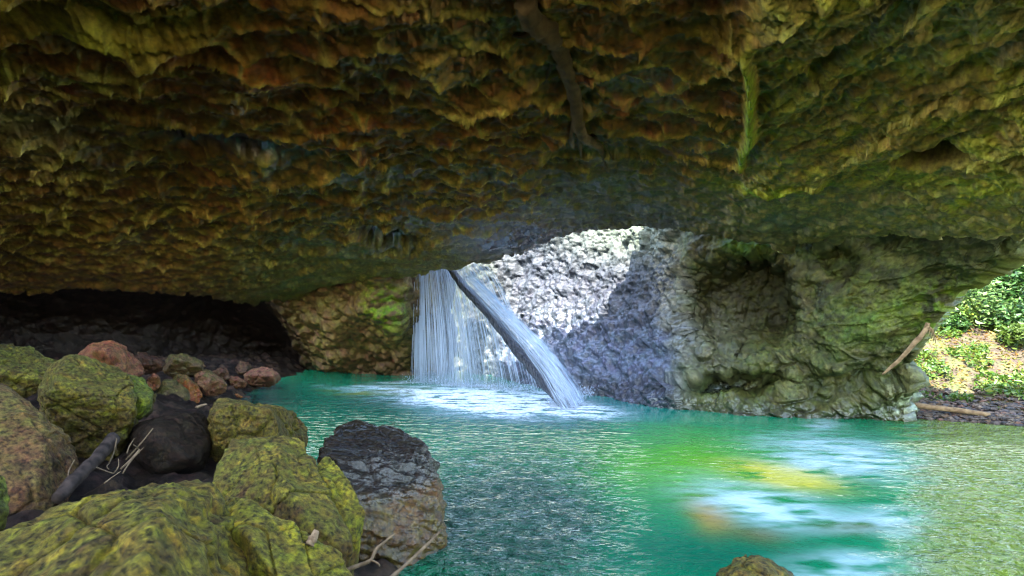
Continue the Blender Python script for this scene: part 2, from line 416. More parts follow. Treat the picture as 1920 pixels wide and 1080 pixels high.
ub = np.linspace(0, 1, 720)
PX = 745 + ub[:, None] * (right[None] - 745); PY = np.repeat(vpy[None], len(ub), 0)
Y = fB(PX, PY)
nz = fbm(np.stack([PX / 70, PY / 70, PX * 0], -1), 4, 90)
# the alcove: a real hollow about three metres deep
nz2 = fbm(np.stack([PX / 38, PY / 38, PX * 0 + 7], -1), 4, 290)
ax, ay = (PX + 14 * nz + 16 * nz2 - 1393) / 112.0, (PY + 12 * nz - 14 * nz2 - 578) / 108.0
rr_ = (np.abs(ax) ** 3 + np.abs(ay) ** 2.6) ** (1 / 2.8)
edge0 = np.where(ax < 0, .5, .78)
lowfade = 1 - sst(610, 690, PY + (PX - 1390) * .15)
Y = Y + 1.9 * (1 - sst(edge0, 1.04, rr_)) * lowfade * (.75 + .25 * sst(-1, 1, ax))
# second narrow hollow right of it, a gap near the water
hol2 = box(PX + 10 * nz, PY + 10 * nz, 1580, 500, 42, 34, 20, .35); Y = Y + .5 * hol2
cave3 = box(PX + 8 * nz, PY + 8 * nz, 1370, 722, 95, 22, -4, .4); Y = Y + 1.1 * cave3
und = box(PX + 10 * nz, PY + 10 * nz, 1640, 700, 150, 26, -18, .5)
P = grid_pt(PX, PY, Y)
nr = 24; rows = []
out_dir = np.array([.50, .86, 0])
for k in range(1, nr + 1):
    t = k / nr
    rows.append(P[-1] + out_dir * (4.0 * t) + np.array([.5, -.3, 0]) * (.25 * math.sin(min(1, t * 2) * math.pi / 2)) + np.array([0, 0, .9]) * t * t)
P = np.concatenate([P, np.stack(rows, 0)], 0)
PX = np.concatenate([PX, np.repeat(PX[-1:], nr, 0)], 0); PY = np.concatenate([PY, np.repeat(PY[-1:], nr, 0)], 0)
nz = np.concatenate([nz, np.repeat(nz[-1:], nr, 0)], 0)
def cat(a): return np.concatenate([a, np.repeat(a[-1:], nr, 0)], 0)
rr_ = cat(rr_); hol2 = cat(hol2); cave3 = cat(cave3); lowfade = cat(lowfade); und = cat(und)
N = grid_normals(P, np.array([0, 0, 3.0]))
N[-nr:] = np.array([.8, -.5, .1])
wx = fbm(P * .7, 3, 91)
Pw = P + .25 * wx[..., None]
f1, f2, ci = worley(Pw * 2.2, 92); g1, g2, gi = worley(Pw * 5.2, 93); h1, h2, hi = worley(Pw * 1.05, 94)
k1, k2, ki = worley(Pw * np.array([1.2, 1.2, 1.7]) + .4, 95)
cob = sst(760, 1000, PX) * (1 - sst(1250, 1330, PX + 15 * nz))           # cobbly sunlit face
pil = sst(1480, 1640, PX) * (1 - sst(640, 720, PY - (PX - 1600) * .1))   # smooth streaky flank of the pillar
low = sst(600, 690, PY - (1600 - PX) * .0) * (1 - cob)                   # blocky foot
Dc = .15 * (1 - f1) * (.4 + ci) + .10 * (1 - g1) + .26 * (1 - h1) * (.3 + hi) + .20 * ridged(P * 1.6, 5, 96)
Qs = P * np.array([.9, .9, .9]); Qs = np.stack([(P[..., 0] * .5 - P[..., 2] * .85) * 1.9, (P[..., 0] * .85 + P[..., 2] * .5) * .5, P[..., 1] * .8], -1) + .2 * wx[..., None]
s1, s2, si = worley(Qs, 97)
Dp = .30 * s1 * (.4 + si) + .16 * fbm(Qs * .8, 4, 98) + .09 * ridged(Qs * 2.4, 4, 99)
crack = sst(0, .16, k2 - k1)
Dl = .10 * (1 - k1) * (.5 + ki) * crack + .30 * (ki - .5) * crack + .14 * (1 - f1) * (.3 + ci) + .05 * (1 - g1) + .16 * ridged(P * 1.3, 5, 100) + .15 * fbm(P * .9, 3, 108)
Da = .13 * (1 - f1) + .10 * ridged(P * 1.5, 4, 101) + .06 * (1 - g1)
D = Da * (1 - cob) * (1 - pil) * (1 - low) + Dc * cob + Dp * pil * (1 - low) + Dl * low
D += .13 * np.exp(-((rr_ - 1.10) / .09) ** 2) * lowfade * (1 - .6 * cob)
D += .22 * fbm(P * .5, 4, 102) + .02 * fbm(P * 12, 3, 103)
D -= .35 * und * (1 - cob)
# vertical ribs in the cobbly face
D += .16 * cob * ridged(np.stack([P[..., 0] * .8, P[..., 1] * .8, P[..., 2] * .22], -1), 3, 104)
P2 = P + N * D[..., None]
n1 = fbm(P * .5, 4, 105); n2 = fbm(P * 1.7, 4, 106); n3 = fbm(P * 6, 3, 107)
base = np.zeros(P.shape) + np.array([.115, .105, .050])
base = mixc(base, (.13, .15, .045), sst(-.2, .25, n2))
base = mixc(base, (.24, .21, .13), sst(.1, .4, n3 + .4 * n2) * .7)
cc = np.zeros(P.shape) + np.array([.045, .045, .048])
cc = mixc(cc, (.070, .067, .066), sst(.0, .4, n2))
cc = mixc(cc, (.21, .22, .12), blob(PX, PY, 1230, 430, 160, 55) * .8)
cc = mixc(cc, (.30, .24, .13), blob(PX, PY, 1270, 480, 36, 110) * .7 * sst(-.2, .2, n3))
cc = mixc(cc, (.085, .10, .13), sst(560, 690, PY + 30 * n2) * .85)  # blue skylit shade of the lower wall painted into the colour
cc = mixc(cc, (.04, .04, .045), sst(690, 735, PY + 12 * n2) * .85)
cc = mixc(cc, (.10, .10, .10), blob(PX + 20 * n2, PY, 1040, 560, 60, 40, -30) * .6)
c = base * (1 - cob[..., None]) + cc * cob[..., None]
c = mixc(c, (.165, .19, .055), pil * (1 - low) * sst(-.3, .15, n2 + .3 * n3) * .85)
c = mixc(c, (.19, .28, .02), pil * blob(PX + 14 * n3, PY, 1770, 565, 40, 70, 35) * sst(-.2, .15, n3) )
c = mixc(c, (.15, .24, .03), blob(PX + 14 * n3, PY + 8 * n2, 1640, 600, 90, 22, -28) * .7)
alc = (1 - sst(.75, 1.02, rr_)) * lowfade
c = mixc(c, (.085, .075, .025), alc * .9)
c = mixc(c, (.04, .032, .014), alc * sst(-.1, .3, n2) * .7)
c = mixc(c, (.19, .16, .09), np.exp(-((rr_ - 1.12) / .12) ** 2) * .5 * lowfade)
c = mixc(c, (.17, .33, .02), blob(PX + 8 * n3, PY, 1400, 458, 36, 12) + .6 * blob(PX, PY, 1470, 462, 60, 10, 12))
c = mixc(c, (.10, .115, .042), low * .75)
c = mixc(c, (.2, .19, .12), low * sst(.75, .95, ki) * .4)
c = mixc(c, (.17, .17, .17), blob(PX + 14 * n3, PY + 10 * n2, 1345, 640, 50, 46) * .8)
c = mixc(c, (.10, .13, .22), blob(PX, PY, 1340, 732, 42, 10, -8) * .9)
c = mixc(c, (.55, .60, .60), sst(1630, 1680, PX + 10 * n3) * sst(.05, .3, n3) * sst(700, 740, PY) * .8)
c = mixc(c, (.03, .03, .028), low * (1 - crack) * .35)
c = mixc(c, (.035, .033, .030), sst(752, 786, PY + 8 * n2) * (1 - sst(1640, 1690, PX)) * .6)
c = mixc(c, (.13, .15, .06), (1 - cob) * (1 - sst(455, 530, PY - (PX - 1500) * .06 + 16 * n2)) * sst(1480, 1560, PX) * .9)
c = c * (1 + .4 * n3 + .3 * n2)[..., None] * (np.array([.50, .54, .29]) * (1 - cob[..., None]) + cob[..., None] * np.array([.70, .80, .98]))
wet = np.clip(cob * sst(540, 660, PY) * .6 + blob(PX, PY, 1345, 735, 60, 22) + .6 * blob(PX, PY, 1330, 630, 60, 60) + .5 * sst(735, 770, PY), 0, 1)
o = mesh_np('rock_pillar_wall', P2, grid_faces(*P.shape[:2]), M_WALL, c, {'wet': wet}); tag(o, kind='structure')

# ------------------------------------------------------------------ ground under the boulders, river bed and bank
def shore_d(X, Yy):
    sy = np.array([-20, 0, 1, 3, 5, 7, 9, 12, 17, 22, 32, 60], float); sx = np.array([6, 3, 1.6, 0.0, -1.2, -1.9, -3, -5, -9, -11.2, -12.6, -14], float)
    return np.interp(Yy, sy, sx) - X
xs = np.linspace(-24, 8, 330); ys = np.linspace(-8, 36, 380)
GX, GY = np.meshgrid(xs, ys, indexing='ij')
d = shore_d(GX, GY)
GZ = np.where(d > 0, .9 * (1 - np.exp(-d * .5)) , np.maximum(-1.6, d * .5)) - .05
P = np.stack([GX, GY, GZ], -1)
f1, f2, ci = worley(P * 2.2, 120, True)
lump = (1 - f1) * (.3 + ci)
GZ = GZ + .28 * lump + .15 * fbm(P * .8, 4, 121)
P[..., 2] = GZ
n2 = fbm(P * 2, 3, 122)
c = mixc(np.zeros(P.shape) + np.array([.016, .008, .0025]), (.045, .022, .007), ci * sst(-.1, .3, n2))
o = mesh_np('ground', P, grid_faces(330, 380), M_GROUND, c, {'wet': GX * 0 + .2}); tag(o, kind='structure')

# unseen pale flat added behind the camera to bounce sunlight onto the ceiling
xs = np.linspace(-60, 60, 120); ys = np.linspace(-60, 5, 80)
GX, GY = np.meshgrid(xs, ys, indexing='ij')
P = np.stack([GX, GY, -.05 + .12 * np.maximum(0, -GY - 8) + .2 * fbm(np.stack([GX * .4, GY * .4, GX * 0], -1), 3, 125)], -1)
P[..., 2] = np.where(GY > -5, -.5, P[..., 2])
o = mesh_np('bounce_flat', P, grid_faces(120, 80), M_GROUND, np.zeros(P.shape) + np.array([.52, .45, .27]), {'wet': GX * 0}); tag(o, kind='structure')

# far bank and hillside beyond the exit
CD = []
def bank_z(X, Yy):
    e = (Yy - np.interp(X, [4, 11, 14, 18, 24, 40], [21, 17.2, 15.6, 13.6, 11, 8]))
    z = np.where(e < 0, e * .35, .10 * np.minimum(e, 3) + .34 * np.clip(e - 2.6, 0, 9) + .75 * np.maximum(e - 11.6, 0))
    return z, e
xs = np.linspace(7, 60, 380); ys = np.linspace(5, 62, 420)
GX, GY = np.meshgrid(xs, ys, indexing='ij')
GZ, E = bank_z(GX, GY)
P = np.stack([GX, GY, GZ], -1)
f1, f2, ci = worley(P * np.array([3.2, 3.2, 0]), 130, True); n1 = fbm(P * .35, 4, 131); n2 = fbm(P * 1.6, 4, 132)
stony = 1 - sst(1.4, 3.4, E + n1)
GZ = GZ + .14 * (1 - f1) * (.2 + ci) * stony + .35 * n1 * sst(1, 5, E) + .10 * n2
GZ -= 0.9 * (1 - sst(0, 1, (GX - np.interp(GY, [15, 17, 22, 30, 60], [7, 12.6, 11, 8, 7])) * .8)) * sst(16.5, 18, GY)
P[..., 2] = GZ
c = mixc(np.zeros(P.shape) + np.array([.07, .053, .035]), (.095, .075, .045), sst(-.1, .3, n2))
c = mixc(c, (.13, .10, .09), stony * (.4 + .5 * ci))
c = mixc(c, (.10, .13, .04), sst(11, 15, E) * .9)
c = mixc(c, (.09, .13, .03), sst(.05, .3, n2 + .4 * n1) * (1 - stony) * .5)
o = mesh_np('hillside', P, grid_faces(380, 420), M_GROUND, c, {'wet': GX * 0}); tag(o, kind='structure')

# ------------------------------------------------------------------ water
def water_mat():
    m, nt, out = new_mat('pool_water'); L = nt.links.new
    b = N_(nt, 'ShaderNodeBsdfPrincipled')
    b.inputs['IOR'].default_value = 1.42
    vc = N_(nt, 'ShaderNodeAttribute', attribute_name='col'); fm = N_(nt, 'ShaderNodeAttribute', attribute_name='foam')
    cl = N_(nt, 'ShaderNodeAttribute', attribute_name='calm')
    tc = N_(nt, 'ShaderNodeTexCoord')
    mp = N_(nt, 'ShaderNodeMapping'); mp.inputs['Scale'].default_value = (1, 1.25, 1); mp.inputs['Rotation'].default_value = (0, 0, .35)
    L(tc.outputs['Object'], mp.inputs['Vector'])
    n1 = N_(nt, 'ShaderNodeTexNoise'); n1.inputs['Scale'].default_value = 5.5; n1.inputs['Detail'].default_value = 5; n1.inputs['Roughness'].default_value = .55; n1.inputs['Distortion'].default_value = .6
    n2 = N_(nt, 'ShaderNodeTexNoise'); n2.inputs['Scale'].default_value = 1.3; n2.inputs['Detail'].default_value = 2
    L(mp.outputs[0], n1.inputs['Vector']); L(mp.outputs[0], n2.inputs['Vector'])
    ad = N_(nt, 'ShaderNodeMath', operation='MULTIPLY_ADD'); ad.inputs[1].default_value = 1.5
    L(n2.outputs['Fac'], ad.inputs[0]); L(n1.outputs['Fac'], ad.inputs[2])
    bp = N_(nt, 'ShaderNodeBump'); bp.inputs['Distance'].default_value = .45
    L(ad.outputs[0], bp.inputs['Height'])
    st = N_(nt, 'ShaderNodeMapRange'); st.inputs['To Min'].default_value = 1.0; st.inputs['To Max'].default_value = .03
    L(cl.outputs['Fac'], st.inputs['Value']); L(st.outputs[0], bp.inputs['Strength'])
    L(bp.outputs[0], b.inputs['Normal'])
    n3 = N_(nt, 'ShaderNodeTexNoise'); n3.inputs['Scale'].default_value = 9; n3.inputs['Detail'].default_value = 6; L(mp.outputs[0], n3.inputs['Vector'])
    # foam = attribute broken by noise
    ma = N_(nt, 'ShaderNodeMath', operation='MULTIPLY_ADD'); ma.inputs[1].default_value = 1.9; ma.inputs[2].default_value = -.45
    L(n3.outputs['Fac'], ma.inputs[0])
    mm = N_(nt, 'ShaderNodeMath', operation='MULTIPLY', use_clamp=True); L(ma.outputs[0], mm.inputs[0])
    m4 = N_(nt, 'ShaderNodeMath', operation='MULTIPLY'); m4.inputs[1].default_value = 2.0; L(fm.outputs['Fac'], m4.inputs[0]); L(m4.outputs[0], mm.inputs[1])
    mx = N_(nt, 'ShaderNodeMix', data_type='RGBA'); L(mm.outputs[0], mx.inputs['Factor']); L(vc.outputs['Color'], mx.inputs['A']); mx.inputs['B'].default_value = (.75, .85, .95, 1)
    L(mx.outputs['Result'], b.inputs['Base Color'])
    r = N_(nt, 'ShaderNodeMapRange'); r.inputs['To Min'].default_value = .06; r.inputs['To Max'].default_value = .6
    L(mm.outputs[0], r.inputs['Value']); L(r.outputs[0], b.inputs['Roughness'])
    L(b.outputs[0], out.inputs['Surface'])
    return m
wpx = np.concatenate([np.linspace(-1500, -60, 30, endpoint=False), np.linspace(-60, 1990, 640, endpoint=False), np.linspace(1990, 3600, 40)])
wpy = np.concatenate([np.linspace(670, 1110, 260, endpoint=False), np.geomspace(1110, 4000, 40)])
PX, PY = np.meshgrid(wpx, wpy, indexing='ij')
Y = CAMZ * F / (PY - HOR)
P = grid_pt(PX, PY, Y); P[..., 2] = 0
wn = fbm(P * np.array([.35, .8, 0]), 4, 140); wn2 = fbm(P * np.array([1.2, 3.0, 0]), 4, 141)
X_, Y_ = P[..., 0], P[..., 1]
qx, qy = PX + 40 * wn, PY + 14 * wn
c = np.zeros(P.shape) + np.array([.001, .50, .19])
c = mixc(c, (.002, .33, .42), blob(qx, qy, 1010, 760, 330, 42) * .9)
c = mixc(c, (.000, .19, .12), blob(qx, qy, 700, 760, 150, 40) * .8)
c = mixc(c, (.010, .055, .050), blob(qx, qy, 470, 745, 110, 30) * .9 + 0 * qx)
c = mixc(c, (.16, .78, .003), blob(qx, qy, 1260, 872, 200, 62))
c = mixc(c, (.000, .13, .11), blob(qx, qy, 1330, 1040, 260, 60) * .6)
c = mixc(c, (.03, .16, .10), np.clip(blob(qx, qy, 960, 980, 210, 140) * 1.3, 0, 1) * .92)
c = mixc(c, (.52, .72, .05), sst(1640, 1800, qx + 60 * wn2) * .9)  # yellow-green reflection of the bank painted into the water colour
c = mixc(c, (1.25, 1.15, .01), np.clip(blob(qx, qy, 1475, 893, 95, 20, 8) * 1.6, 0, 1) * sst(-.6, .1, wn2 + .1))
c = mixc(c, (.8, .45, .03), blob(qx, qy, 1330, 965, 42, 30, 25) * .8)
c = mixc(c, (.34, .22, .03), blob(qx, qy, 1420, 1000, 60, 18, 10) * .6 + blob(qx, qy, 1600, 985, 90, 16) * .5)
c = mixc(c, (.30, .42, .02), blob(qx, qy, 655, 735, 36, 6) + blob(qx, qy, 760, 730, 60, 7) * .9)
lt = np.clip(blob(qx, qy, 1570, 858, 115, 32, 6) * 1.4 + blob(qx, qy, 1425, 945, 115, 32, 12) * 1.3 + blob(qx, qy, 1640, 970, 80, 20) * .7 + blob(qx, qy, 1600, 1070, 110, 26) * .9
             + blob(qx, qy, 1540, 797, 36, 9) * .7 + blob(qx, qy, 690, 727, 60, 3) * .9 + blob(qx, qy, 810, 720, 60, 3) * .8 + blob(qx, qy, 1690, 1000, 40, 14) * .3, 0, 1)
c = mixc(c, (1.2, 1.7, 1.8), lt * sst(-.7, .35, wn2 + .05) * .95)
foam = np.clip(blob(qx, qy, 905, 754, 130, 18, 4) * 1.8 + blob(qx, qy, 1070, 768, 70, 11, 4) * 1.6 + blob(qx, qy, 1010, 748, 60, 9) * .8 + blob(qx, qy, 940, 778, 60, 8, 6) * .5
               + .5 * blob(qx, qy, 880, 730, 110, 9), 0, 1) * sst(-.5, .15, wn2)
calm = np.clip(.9 * sst(1080, 1230, qx) * (1 - sst(1640, 1760, qx + 60 * wn2)) + sst(0, 40, 800 - PY) * .6, 0, 1)
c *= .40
near = (1 - .85 * sst(8.5, 15, Y_)) * (1 - sst(16, 24, Y_))
P[..., 2] = (.020 * fbm(P * np.array([2.1, 4.2, 0]) + .3 * wn[..., None], 2, 145) + .010 * fbm(P * np.array([5.5, 9, 0]), 2, 146)) * near * (1 - .93 * calm)
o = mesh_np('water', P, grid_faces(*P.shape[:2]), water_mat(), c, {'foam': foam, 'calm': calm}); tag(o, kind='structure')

# ------------------------------------------------------------------ boulders
_ico = {}
def ico(level):
    if level not in _ico:
        bm = bmesh.new(); bmesh.ops.create_icosphere(bm, subdivisions=level, radius=1)
        V = np.array([v.co[:] for v in bm.verts]); Fc = np.array([[v.index for v in f.verts] for f in bm.faces]); bm.free()
        _ico[level] = (V / np.linalg.norm(V, axis=1, keepdims=True), Fc)
    return _ico[level]

def boulder(name, pts, level, col, label, cat='boulder', group='boulders on the left bank', soft=10, rough=.06, seed=1,
            moss=None, mossamt=.6, topcol=None, wet=0.0, strata=0.0, strdir=(0, 0, 1), scale=1.0, mat=None):
    pts = [pt(*p) for p in pts]
    bm = bmesh.new(); vs = [bm.verts.new(p) for p in pts]
    bmesh.ops.convex_hull(bm, input=vs)
    cen = sum(pts, Vector()) / len(pts)
    pl = []
    bmesh.ops.recalc_face_normals(bm, faces=bm.faces)
    for f in bm.faces:
        f.normal_update(); n = f.normal.copy(); dd = (f.verts[0].co - cen).dot(n)
        if dd < 0: n, dd = -n, -dd
        if f.calc_area() > 1e-6 and dd > 1e-5: pl.append((n[:], dd))
    bm.free()
    Nn = np.array([p[0] for p in pl]); Dd = np.array([p[1] for p in pl])
    V, Fc = ico(level)
    rg = np.random.default_rng(seed * 7 + 1)
    kk = rg.normal(size=(9, 3)); kk /= np.linalg.norm(kk, axis=1, keepdims=True)
    sup = 1.0 / (np.clip(kk @ Nn.T, 1e-4, None) / Dd[None]).max(1)
    Nn = np.concatenate([Nn, kk]); Dd = np.concatenate([Dd, sup * rg.uniform(.80, .93, 9)])
    den = V @ Nn.T
    inv = np.clip(den, 1e-4, None) / Dd[None]                        # 1 / r_i
    R0 = 1.0 / inv.max(1).mean()
    p = soft * 2.4
    r = 1.0 / ((inv ** p).sum(1) ** (1.0 / p))
    r = r * 1.09
    P = V * r[:, None]
    W = (P + np.array(cen)) / scale
    so = seed * 10
    # a second set of cutting planes gives broken facets
    f1, f2, ci = worley(W * (1.5 / R0 ** .5), so)
    g1, g2, gi = worley(W * 5, so + 1)
    disp = .9 * (ci - .5) * sst(0, .3, f2 - f1) * .6 + .4 * fbm(W * 1.2, 4, so + 2) + .5 * ridged(W * 2.2, 5, so + 3) - .35
    disp -= .55 * np.exp(-((f2 - f1) / .05) ** 2) * sst(.3, .6, ci)
    disp += .10 * (1 - g1) + .18 * fbm(W * 9, 3, so + 4)
    if strata:
        sd = np.array(strdir, float); sd /= np.linalg.norm(sd)
        q = W @ sd
        st = ridged(np.stack([q * 6 + .4 * fbm(W, 3, so + 5), (W[:, 0]) * .5, W[:, 1] * .5], -1), 3, so + 6)
        disp += strata * st
    disp += .6 * ridged(np.stack([W[:, 0] * 1.6 + W[:, 2], W[:, 1] * 1.6, W[:, 2] * 4 - W[:, 0] * 1.5], -1), 4, so + 12) - .5
    P = P + V * (disp * rough * 1.7)[:, None]
    n1 = fbm(W * 1.3, 4, so + 7); n2 = fbm(W * 4, 4, so + 8); n3 = fbm(W * 13, 3, so + 9)
    col = np.array(col) * np.array([.52, .41, .25])
    if moss is not None: moss = np.array(moss) * np.array([.54, .42, .20])
    c = np.zeros(P.shape) + np.array(col)
    c = mixc(c, np.array(col) * .5, sst(.0, .5, n2))
    if moss is not None:
        up = sst(-.05, .35, V[:, 2] + .8 * n1 + .7 * n2 + .35 * n3 + (mossamt - .5) * 1.6)
        c = mixc(c, moss, up * (.6 + .4 * sst(-.3, .3, n3)))
        c = mixc(c, np.array(moss) * np.array([1.5, 1.25, 1.3]), up * sst(.1, .45, n2 + .5 * n3) * .7)
    if topcol is not None:
        c = mixc(c, topcol, sst(.15, .5, V[:, 2] + .25 * n1))
    c *= (1 + .22 * n3 + .25 * n2)[:, None]
    w = np.full(len(P), float(wet)) if not hasattr(wet, '__call__') else wet(V, n1)
    o = mesh_np(name, P, Fc, mat or M_BOULD, c, {'wet': w})
    o.location = cen
    return tag(o, label, cat, group)

def pebble_like(outline, Y, t, front=.7, back=.7):
    ol = np.array(outline, float); m = ol.mean(0)
    pts = [(x, y, Y) for x, y in outline]
    pts += [(*(m + (np.array(p) - m) * front), Y - t * .5) for p in outline]
    pts += [(*(m + (np.array(p) - m) * back), Y + t * .5) for p in outline]
    return pts

OL = (.17, .155, .03); MS = (.17, .21, .018)
GB = 'boulders on the left bank'
# big bottom boulder
boulder('boulder', [(-260,1010,3.0),(-100,960,3.5),(60,930,3.9),(190,905,4.2),(330,893,4.3),(400,925,4.1),(440,955,3.9),(500,1040,3.5),(530,1120,3.2),(520,1300,3.0),
        (150,985,2.7),(0,1050,2.3),(300,960,3.0),(420,1060,2.7),(-260,1500,2.4),(100,1500,2.0),(480,1500,2.4),(-200,1250,5.4),(300,1250,5.6),(560,1200,4.6)], 7,
        (.15, .115, .03), 'largest mossy olive boulder filling the bottom left corner', soft=16, rough=.065, seed=3, moss=(.20, .22, .018), mossamt=.62)
# yellow-green flank right of it
boulder('boulder', [(430,905,4.7),(465,893,4.7),(515,890,4.6),(560,940,4.35),(610,1000,4.1),(655,1060,3.9),(690,1120,3.8),(420,960,4.2),(440,1000,3.8),(500,1080,3.4),(600,1200,3.2),
        (420,1300,3.9),(700,1300,3.9),(520,1300,3.0),(600,1300,5.0),(480,1300,5.0),(500,960,4.0),(560,1040,3.7)], 7,
        (.19, .165, .03), 'wedge shaped yellow green boulder with a sharp peak beside the largest boulder', soft=26, rough=.045, seed=4, moss=(.24, .29, .018), mossamt=.55, strata=.25, strdir=(.7, .3, .7))
# crested boulder
boulder('boulder', [(400,850,5.9),(430,826,6.0),(480,822,6.0),(535,826,6.1),(440,900,5.3),(370,910,5.6),(385,1000,5.2),(500,880,5.2),(560,960,4.9),(620,1010,4.8),(650,1000,5.0),(600,900,5.6),(560,830,6.2),
        (400,1150,5.4),(640,1150,5.0),(500,1100,4.8),(420,1100,6.6),(620,1100,6.6)], 7,
        (.16, .135, .035), 'crested green boulder with a pale ridge just left of the wet boulder', soft=22, rough=.05, seed=5, moss=(.19, .22, .025), mossamt=.55, strata=.2, strdir=(.6, .2, .7))
boulder('boulder', [(540,828,6.35),(570,828,6.3),(620,862,6.1),(655,910,5.8),(680,958,5.6),(672,1000,5.5),(648,1030,5.4),(600,960,5.3),(560,890,5.6),(560,1100,5.6),(650,1130,5.6),(620,1100,6.6),(660,1000,6.4),(580,930,6.8)], 6,
        (.17, .155, .03), 'smooth lime green boulder leaning on the crested boulder', soft=24, rough=.035, seed=6, moss=(.23, .29, .018), mossamt=.65)
# wet boulder by the pool
boulder('boulder', [(576,836,7.6),(604,816,7.9),(655,802,8.4),(700,798,8.5),(762,808,8.4),(808,838,8.0),(815,885,7.6),(790,905,7.0),(700,880,6.7),(620,870,6.7),(575,860,7.0),
        (826,930,7.3),(832,950,7.2),(822,1000,7.0),(760,1040,6.6),(690,1075,6.3),(640,1060,6.2),(650,940,6.2),(740,940,6.3),(600,1000,6.8),
        (640,1120,6.4),(810,1120,7.0),(800,1020,8.3),(620,980,8.6),(720,1100,8.6)], 7,
        (.20, .15, .05), 'dark boulder with a wet shiny top standing in the pool', soft=20, rough=.06, seed=7, moss=(.10, .10, .02), mossamt=.15,
        topcol=(.022, .017, .011), wet=lambda V, n: np.clip(sst(.2, .45, V[:, 2] + .2 * n) + .6, 0, 1), strata=.9, strdir=(.15, .5, .85))
# olive boulder behind
boulder('boulder', pebble_like([(378,800),(392,762),(425,748),(470,755),(490,768),(520,760),(560,778),(590,795),(583,815),(545,840),(450,870),(385,860)], 9.6, 2.4, .75, .6) + [(450,950,8.6),(560,920,9)], 7,
        OL, 'wide olive mossy boulder with a jagged top behind the crested boulder', soft=16, rough=.075, seed=8, moss=(.16, .165, .025), mossamt=.6)
boulder('boulder', pebble_like([(240,810),(270,785),(330,775),(385,768),(400,830),(380,900),(300,920),(235,860)], 8.8, 2.0), 6,
        (.045, .030, .014), 'low dark brown boulder in the hollow behind the sticks', soft=9, rough=.05, seed=9)
# mossy left boulders
boulder('boulder', pebble_like([(70,735),(95,690),(135,668),(190,676),(240,700),(262,760),(250,810),(215,838),(160,830),(110,800)], 9.0, 2.6, .75, .7) + [(180,920,8.5),(120,910,8.8)], 7,
        OL, 'round olive mossy boulder behind the big tan boulder', soft=12, rough=.07, seed=10, moss=(.16, .19, .022), mossamt=.6)
boulder('boulder', pebble_like([(222,720),(236,700),(262,698),(284,715),(291,745),(282,772),(262,790),(235,795),(222,760)], 9.4, 1.5, .75, .7), 6,
        (.14, .14, .03), 'small bright green mossy boulder against the right of the round olive one', soft=10, rough=.06, seed=11, moss=(.15, .26, .018), mossamt=.8)
boulder('boulder', pebble_like([(-80,700),(-60,655),(0,650),(60,652),(100,672),(112,690),(90,720),(60,745),(0,760)], 10.6, 2.6), 6,
        OL, 'mossy green boulder at the left edge behind the big tan boulder', soft=11, rough=.08, seed=12, moss=(.15, .19, .018), mossamt=.7)
boulder('boulder', pebble_like([(-30,660),(-10,645),(20,644),(40,655),(35,675),(0,685)], 12.6, 1.2), 5,
        (.12, .10, .03), 'small olive stone peeking over the top left mossy boulder', soft=10, rough=.06, seed=13, moss=(.15, .16, .02))
boulder('boulder', [(-220,740,6.8),(-100,700,7.2),(0,706,7.2),(50,735,7.0),(100,780,6.8),(150,830,6.5),(168,848,6.4),(140,880,6.1),(80,930,5.8),(30,960,5.6),(0,850,5.7),(60,830,6.0),(-200,960,5.5),(-100,1000,5.4),
        (-100,820,8.6),(100,880,8.0),(0,1050,5.9),(100,1000,6.6),(-200,800,5.9)], 7,
        (.23, .165, .065), 'big smooth tan boulder with faint green stains at the left edge', soft=12, rough=.045, seed=14, moss=(.19, .18, .06), mossamt=.25)
boulder('boulder', [(-70,880,4.6),(-10,868,4.7),(12,880,4.7),(20,900,4.6),(18,960,4.5),(10,985,4.4),(-60,1010,4.2),(-30,930,4.1),(-80,1000,5.2),(0,1000,5.2)], 5,
        (.16, .2, .02), 'bright green stone cut off by the left edge below the tan boulder', soft=12, rough=.03, seed=15, moss=(.22, .32, .015), mossamt=.8)
boulder('boulder', [(1335,1080,5.7),(1360,1052,5.9),(1400,1043,6.0),(1440,1052,6.0),(1490,1078,5.9),(1380,1080,5.4),(1440,1085,5.4),(1330,1180,5.5),(1500,1180,5.7),(1400,1150,6.4),(1480,1120,6.4),(1400,1200,5.2)], 6,
        (.10, .10, .05), 'lone low mossy rock breaking the water at the bottom edge', group=None, soft=16, rough=.06, seed=16, moss=(.15, .17, .03), mossamt=.4, strata=.5, strdir=(.3, .2, .9))

